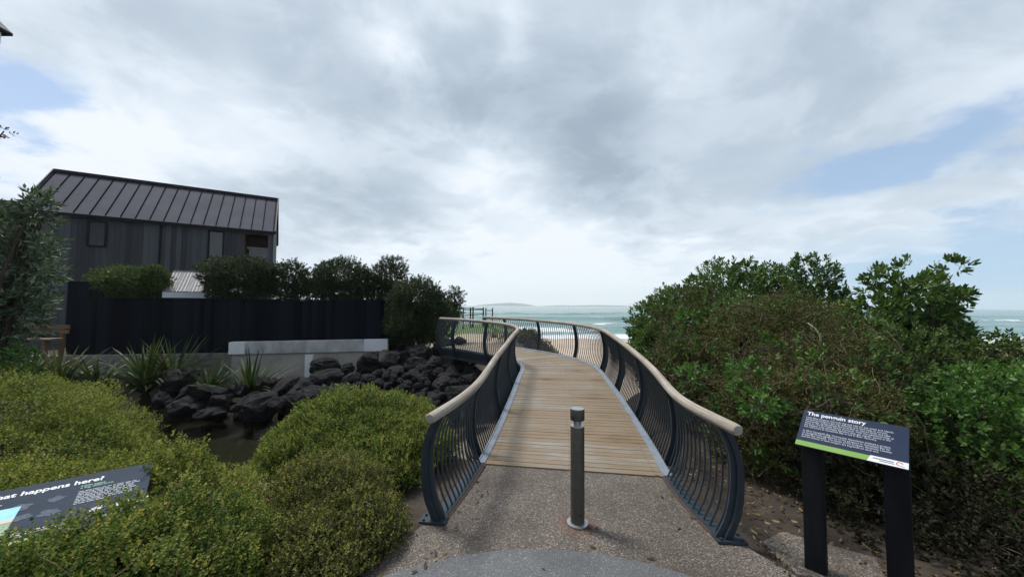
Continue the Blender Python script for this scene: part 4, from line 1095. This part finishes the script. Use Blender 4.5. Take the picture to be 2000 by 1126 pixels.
# --- shrubs behind the fence (pixel box -> world ellipsoids)
def px_blob(px, py, wpx, hpx, d, depth=None):
    c = at_y(px, py, d); k = d/F_PX; return (c[0], c[1], c[2], wpx*k/2, depth or wpx*k/2*.8, hpx*k/2)
def bush(name, label, cat, blobs, n, k, L, aspect, mat, base=None, group=None, r0=.05, nb=14, T=KITE, stem=.12, c=None, **kw):
    b0 = np.array(blobs); base = base if base is not None else (float(b0[:, 0].mean()), float(b0[:, 1].mean()), 0.0)
    t = empty(name, base); tag(t, label, cat, group)
    cr_ = foliage('crown', blobs, n, k, stem, L, aspect, mat, t, base, T=T, **kw)
    branches('trunk', base, blobs, nb, t, base, r0)
    if c: core('inner_stems', blobs, c, t, base, M['core'])
    return t
BK = dict(lo=.35, hi=1.06, lump=.30, freq=2.6, power=1.6, up=.45)
bush('garden_shrub', 'bright leafy shrub in front of the house wall left of the shed', 'shrub', [px_blob(262, 553, 110, 62, 13.4), px_blob(215, 548, 66, 44, 13.4), px_blob(300, 550, 48, 56, 13.3)], 2900, 8, .085, .5, M['lf_midgreen'], **BK)
bush('garden_shrub', 'bushy dark shrub covering the right end of the shed roof', 'shrub', [px_blob(470, 535, 110, 66, 13.3), px_blob(425, 535, 64, 58, 13.3), px_blob(505, 545, 56, 70, 13.4), px_blob(460, 565, 100, 50, 13.3)], 3800, 8, .08, .48, M['lf_dark'], **BK)
bush('garden_shrub', 'narrow dark shrub with gaps just right of the house corner', 'shrub', [px_blob(568, 540, 60, 62, 13.6), px_blob(560, 570, 50, 40, 13.6), px_blob(590, 560, 34, 50, 13.6), px_blob(545, 550, 40, 60, 13.5), px_blob(612, 568, 36, 36, 13.6)], 1900, 8, .08, .48, M['lf_dark'], **BK)
bush('garden_shrub', 'wide grey green shrub above the middle of the black fence', 'shrub', [px_blob(668, 540, 104, 64, 13.6), px_blob(705, 558, 62, 58, 13.7), px_blob(632, 552, 44, 60, 13.6), px_blob(668, 572, 96, 36, 13.6)], 3600, 8, .08, .48, M['lf_dark'], **BK)
bush('garden_shrub', 'tall rounded dark shrub at the right end of the fence', 'shrub', [px_blob(762, 540, 62, 72, 13.9), px_blob(765, 585, 60, 70, 13.9), px_blob(735, 570, 50, 56, 13.8)], 2600, 8, .075, .48, M['lf_dark'], **BK)
bush('coastal_bush', 'big dense dark evergreen bush overhanging the bank beside the bridge end', 'bush', [px_blob(815, 585, 96, 82, 12.9), px_blob(848, 605, 62, 66, 12.8), px_blob(805, 632, 92, 76, 12.7), px_blob(845, 645, 60, 60, 12.6), px_blob(785, 610, 60, 90, 13.0)], 6400, 8, .075, .46, M['lf_dark'], r0=.09, **BK)
bush('coastal_bush', 'small reddish dark bush at the seaward end beside the railing', 'bush', [px_blob(889, 585, 34, 46, 14.2), px_blob(880, 612, 44, 40, 14.1)], 620, 7, .08, .46, M['lf_dark'], r0=.04, lo=.3, hi=1.1, lump=.35, freq=3, power=1.5)

# --- grey-leaved tree on the left edge
GT = [(-7.25, 5.0, 2.35, .72, .65, .70), (-7.12, 4.95, 1.62, .56, .6, .60), (-7.65, 4.9, 1.2, .6, .6, .7), (-7.55, 5.0, .80, .45, .55, .42), (-6.52, 5.0, 2.35, .15, .15, .24), (-6.50, 5.0, 2.98, .13, .13, .17), (-6.78, 5.0, 1.62, .26, .3, .20)]
bush('coastal_tree', 'grey green small leaved tree at the left edge of the view', 'tree', GT, 1900, 9, .105, .34, M['lf_grey'], base=(-7.3, 5.1, -.05), r0=.09, nb=26, stem=.14, lo=.35, hi=1.04, lump=.30, freq=2.6, power=1.5, up=.5)
q = at_y(-6, 250, 4.2)
bush('tall_tree', 'bare tipped tree whose dark leafy twig pokes in above at far left', 'tree', [(q[0]-.06, q[1], q[2], .10, .12, .09), (q[0]-1.1, q[1]-.1, q[2]-.1, .5, .5, .4)], 200, 7, .04, .45, M['lf_dark'], base=(-7.9, 4.0, 0), r0=.06, nb=10, stem=.07, lo=.4, hi=1.1)
q = at_y(24, 705, 4.6)
bush('young_shrub', 'fresh yellow green leafy sprigs above the broad ground cover at left', 'shrub', [(q[0], q[1], q[2], .17, .16, .12), (q[0]+.12, q[1], q[2]+.06, .10, .1, .10)], 60, 8, .055, .5, M['lf_bright'], base=(q[0], q[1], .3), r0=.012, nb=6, stem=.08)

# --- shrubs on the right bank
RK = dict(T=OVAL)
VINE = [(3.30, 6.7, .95, .95, 1.2, 1.05), (3.65, 5.05, .85, 1.05, 1.1, .98), (2.95, 4.1, .35, .66, .75, .72), (2.75, 5.6, .5, .55, .9, .85), (3.5, 4.0, .55, .75, .65, .80), (2.95, 3.45, .75, .50, .42, .38), (2.5, 3.75, .6, .30, .4, .40)]
t = bush('vine_covered_shrub', 'large brown shrub smothered in wiry vine beside the right railing', 'shrub', VINE, 34000, 6, .027, .65, M['lf_vine'], base=(3.3, 5.2, -.1), r0=.06, nb=20, stem=.06, c=.45, lo=.60, hi=1.06, lump=.36, freq=3.6, power=1.2, cut=.74, up=.3)
P, D = crown_points(VINE, 2600, lo=.88, hi=1.08, lump=.24, freq=3.0, cut=.8)
mb = MB()
for p_, d_ in zip(P, D):
    sd = unit(np.cross(d_, rng.normal(size=3))); l = rng.uniform(.12, .42)
    pts = [p_, p_+sd*l*.35+d_*.03*rng.uniform(0, 1.5), p_+sd*l*.7+np.array([0, 0, -.02]), p_+sd*l+d_*rng.uniform(-.04, .05)]
    mb.tube(smooth_path(pts, 6), rng.uniform(.0015, .003), 3, cap=False)
mb.build('vine_twigs', M['twig'], t, (3.3, 5.2, -.1))
foliage('green_shoots', VINE, 1700, 8, .08, .058, .5, M['lf_glossy'], t, (3.3, 5.2, -.1), T=OVAL, lo=.86, hi=1.08, lump=.3, freq=3.4, cut=.8, gap=.53)
GK = dict(lo=.45, hi=1.08, lump=.30, freq=2.6, power=1.5, up=.55, T=OVAL, stem=.10)
bush('coastal_shrub', 'glossy green broadleaf shrub rising above the brown vine', 'shrub', [(3.95, 6.7, 1.95, .72, .7, .52), (4.65, 6.8, 1.95, .65, .7, .45), (3.2, 7.0, 1.72, .5, .6, .30), (4.3, 6.5, 1.5, .9, .7, .5), (2.72, 7.0, 1.35, .46, .6, .42), (3.6, 5.95, 1.5, .55, .5, .34), (2.5, 6.6, .95, .3, .5, .4)], 3000, 9, .075, .42, M['lf_glossy'], base=(4.1, 6.8, -.2), r0=.07, nb=20, **GK)
bush('coastal_shrub', 'tallest green round topped shrub in the middle of the right bank', 'shrub', [(4.83, 6.0, 2.15, .33, .34, .36), (5.0, 6.0, 1.75, .40, .36, .36), (4.75, 5.9, 1.5, .45, .45, .36)], 640, 9, .075, .42, M['lf_glossy'], base=(4.9, 6.1, -.1), r0=.05, nb=16, **GK)
bush('coastal_tree', 'loose open crowned green tree with reddish leaves against the sea at right', 'tree', [(5.30, 5.0, 1.90, .36, .36, .36), (5.62, 5.0, 1.72, .34, .34, .32), (5.0, 5.0, 1.55, .30, .34, .26), (5.92, 4.95, 2.22, .12, .12, .10), (5.92, 4.95, 1.90, .12, .12, .10), (5.5, 5.0, 1.35, .5, .4, .26), (6.0, 5.0, 1.35, .14, .14, .12)], 560, 9, .095, .42, M['lf_glossy'], base=(5.4, 5.1, -.1), r0=.05, nb=26, **{**GK, 'gap': .42})
bush('coastal_shrub', 'dark green shrub filling the middle behind the penguin sign', 'shrub', [(4.7, 5.0, .95, .95, .8, .66), (4.35, 4.3, .7, .75, .6, .75), (5.3, 4.6, .75, .8, .7, .60), (3.9, 3.85, .40, .6, .5, .62), (3.45, 3.45, .25, .55, .40, .55), (3.9, 3.1, .15, .55, .40, .55)], 3600, 9, .06, .48, M['lf_midgreen'], base=(4.7, 4.7, -.1), r0=.06, nb=20, c=.4, **GK)
bush('vine_covered_shrub', 'low brown vine thicket at the right edge below the sea', 'shrub', [(6.3, 4.8, .55, 1.2, .8, .62), (5.4, 4.3, .5, .7, .6, .62), (7.2, 4.9, .5, 1.0, .8, .75)], 13000, 6, .022, .7, M['lf_vine'], base=(6.3, 4.8, -.1), r0=.04, nb=16, stem=.06, c=.35, lo=.66, hi=1.06, lump=.30, freq=3.0, power=1.3, cut=.78)
bush('coastal_shrub', 'bright green large leaved bush nearest the viewer at lower right', 'shrub', [(4.2, 3.2, .78, .56, .45, .40), (4.1, 2.85, .40, .38, .34, .42), (4.8, 3.4, .65, .65, .5, .5), (3.78, 3.15, .72, .28, .30, .24), (3.75, 2.6, .05, .24, .26, .30)], 1050, 9, .058, .52, M['lf_bright'], base=(4.2, 3.2, -.05), r0=.045, nb=22, **GK)
q = at_y(1960, 668, 4.0)
bush('sapling', 'slim leafy sapling poking up against the surf at right', 'sapling', [(q[0], q[1], q[2], .12, .12, .10), (q[0]-.22, q[1], q[2]-.03, .12, .12, .09), (q[0]+.15, q[1], q[2]-.08, .1, .1, .09)], 55, 8, .06, .42, M['lf_midgreen'], base=(q[0], q[1], .2), r0=.012, nb=9, stem=.07, T=OVAL, lo=.2, hi=1.0)
for (px, py, d, r_, lab) in ((1355, 735, 4.1, .14, 'fresh green shoot amid the brown vine above the railing'), (1488, 795, 3.0, .11, 'light green sprig beside the end of the right handrail'), (1345, 622, 5.6, .17, 'pale green tuft on the seaward face of the brown vine'),
                             (1455, 735, 3.4, .17, 'yellow green shoot patch low in the brown vine')):
    q = at_y(px, py, d); bush('young_shoot', lab, 'shoot', [(q[0], q[1], q[2], r_, r_, r_*.8)], 26, 9, .055, .5, M['lf_bright'], base=(q[0]+.05, q[1]+.3, q[2]-.35), r0=.006, nb=4, stem=.07, T=OVAL, lo=.1)
q0, q1 = at_y(1577, 630, 4.2), at_y(1601, 673, 4.1)
mb = MB(); mb.tube(smooth_path([q0, (q0+q1)/2+np.array([.02, -.03, .03]), q1, q1+np.array([.05, .3, -.6])], 14), np.linspace(.006, .014, 14), 7)
M['deadwood'] = mat_mottled('bleached_wood', (.30, .27, .23), (.50, .46, .40), 10, .8)
tag(mb.build('dead_stem', M['deadwood'], None, tuple(q1), smooth=True), 'bare bleached stem curving out of the right hand shrubs', 'stem')

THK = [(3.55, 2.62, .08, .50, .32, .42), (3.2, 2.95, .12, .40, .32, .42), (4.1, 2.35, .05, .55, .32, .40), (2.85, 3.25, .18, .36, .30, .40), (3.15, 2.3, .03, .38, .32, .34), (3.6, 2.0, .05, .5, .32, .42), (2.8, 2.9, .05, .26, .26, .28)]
bush('thicket', 'tangle of leaves coloured dark for shade low on the ground behind the penguin sign', 'shrub', THK, 2900, 8, .035, .5, M['lf_shade'], base=(3.5, 2.8, -.05), r0=.02, nb=46, stem=.05, T=OVAL, lo=.4, hi=1.08, lump=.35, freq=3, zmin=-.05)
# --- leaf litter beneath the right-hand shrubs
n = 1500; P = np.stack([rng.uniform(1.75, 4.2, n), rng.uniform(1.6, 4.4, n), np.full(n, .0)], -1)
P2 = np.stack([rng.uniform(-1.8, -.8, 260), rng.uniform(1.7, 2.7, 260), np.zeros(260)], -1); P2 = P2[P2[:, 0] < -.55-.35*(2.9-P2[:, 1])]
P3 = np.stack([rng.uniform(-.7, 1.5, 46), rng.uniform(2.0, 3.8, 46), np.zeros(46)], -1); P3[:30, 0] = np.where(rng.random(30) < .5, -.52+.25*(P3[:30, 1]-2.9)+rng.uniform(0, .2, 30), 1.56-rng.uniform(0, .2, 30))
P = np.concatenate([P, P2]); P = P[~((P[:, 0] < 1.75+.0*(P[:, 1])) & (P[:, 0] > 0))]
P = np.concatenate([P, P3]); P[:, 2] = np.maximum(terrain(P[:, 0], P[:, 1]), 0)+.008+rng.uniform(0, .012, len(P))
a = rng.uniform(0, 6.28, len(P)); A = unit(np.stack([np.cos(a), np.sin(a), rng.normal(0, .2, len(P))], -1)); B = unit(np.cross(A, np.array([0, 0, 1.0])+rng.normal(0, .3, (len(P), 3))))
L = rng.uniform(.02, .06, len(P)); V, K = leaf_verts(P, A, B, L, L*.4, OVAL)
tag(np_mesh('leaf_litter', V, K, M['litter']), 'fallen brown leaves scattered on bare soil under the shrubs', 'leaf litter', kind='stuff')

# --- far bank: rock outcrop, post and rail fence
mb = MB(); xs_ = np.linspace(-.9, 2.9, 70); ys_ = np.linspace(13.4, 19.0, 60)
XX, YY = np.meshgrid(xs_, ys_); P = np.stack([XX, YY, 0*XX], -1)
prof = np.interp(XX, [-.9, .1, .5, .95, 1.3, 1.8, 2.4, 2.9], [.30, .42, .62, .52, .15, -.35, -.85, -1.6])
e_ = np.clip(1-((YY-16.2)/2.7)**2, 0, 1)**.6
H = (prof+1.6)*e_*(1+.5*(fbm(P, .9, 12)-.5))+.55*(fbm(P, 2.6, 14)-.5)*e_-1.7
i_ = np.arange(XX.size).reshape(XX.shape)
mb.add(np.stack([XX, YY, H], -1).reshape(-1, 3), np.stack([i_[:-1, :-1], i_[:-1, 1:], i_[1:, 1:], i_[1:, :-1]], -1).reshape(-1, 4).tolist())
oc = mb.build('rock_outcrop', M['rock'], smooth=True); tag(oc, 'dark rocky outcrop on the beach just beyond the bridge railing', 'rock')
m_ = rng.integers(0, H.size, 4200); P = np.stack([XX.ravel()[m_], YY.ravel()[m_], H.ravel()[m_]], -1)+rng.normal(0, .06, (4200, 3)); P[:, 2] += .05
P = P[(fbm(P, 1.3, 50) > .45) & (P[:, 2] > -1.0)]
D = unit(rng.normal(0, .5, P.shape)+np.array([0, 0, 1.0])); Pl, A, B, Ll = sprigs(P, D, 5, np.full(len(P), .08), .06)
V, K = leaf_verts(Pl, A, B, Ll, Ll*.5, KITE); tag(np_mesh('creeping_cover', V, K, M['lf_brown']), 'brown green creeping plants over the beach outcrop', 'ground cover', kind='stuff')
pf = empty('post_and_rail_fence', tuple(at_y(930, 640, 25.0))); tag(pf, 'thin dark post and rail fence on the lawn before the sea', 'fence')
po = np.array(pf.location)
for (px, yt) in ((919, 600), (924, 599), (944, 600), (949, 601), (962, 601), (905, 602)):
    tp = at_y(px, yt, 25.0); bt = np.array([tp[0], tp[1], .1]); mb = MB(); mb.tube([bt-po, tp-po], .05 if px in (919, 924, 944) else .04, 8); mb.build('post', M['bark'], pf)
for (pa, pb) in (((898, 601), (945, 603)), ((905, 604.5), (945, 604.5)), ((948, 606), (963, 606)), ((890, 617), (945, 613))):
    mb = MB(); mb.tube([at_y(*pa, 25.0)-po, at_y(*pb, 25.0)-po], .03, 6); mb.build('rail', M['bark'], pf)

# ------------------------------------------------------------------ haze
mb = MB(); mb.prism([(-4200, -400), (4200, -400), (4200, 4200), (-4200, 4200)], -7.0, 130.0)
hz = mb.build('haze', None); hm = bpy.data.materials.new('sea_haze'); hm.use_nodes = True
ht = NT(hm.node_tree); ht.n.clear(); ho = ht.new('ShaderNodeOutputMaterial')
hv = ht.new('ShaderNodeVolumePrincipled', None, Color=(.97, .985, 1.0), Density=.00026, Anisotropy=.2)
ht.l.new(hv.outputs[0], ho.inputs['Volume']); hz.data.materials.append(hm); tag(hz, kind='stuff')
hz.visible_shadow = True
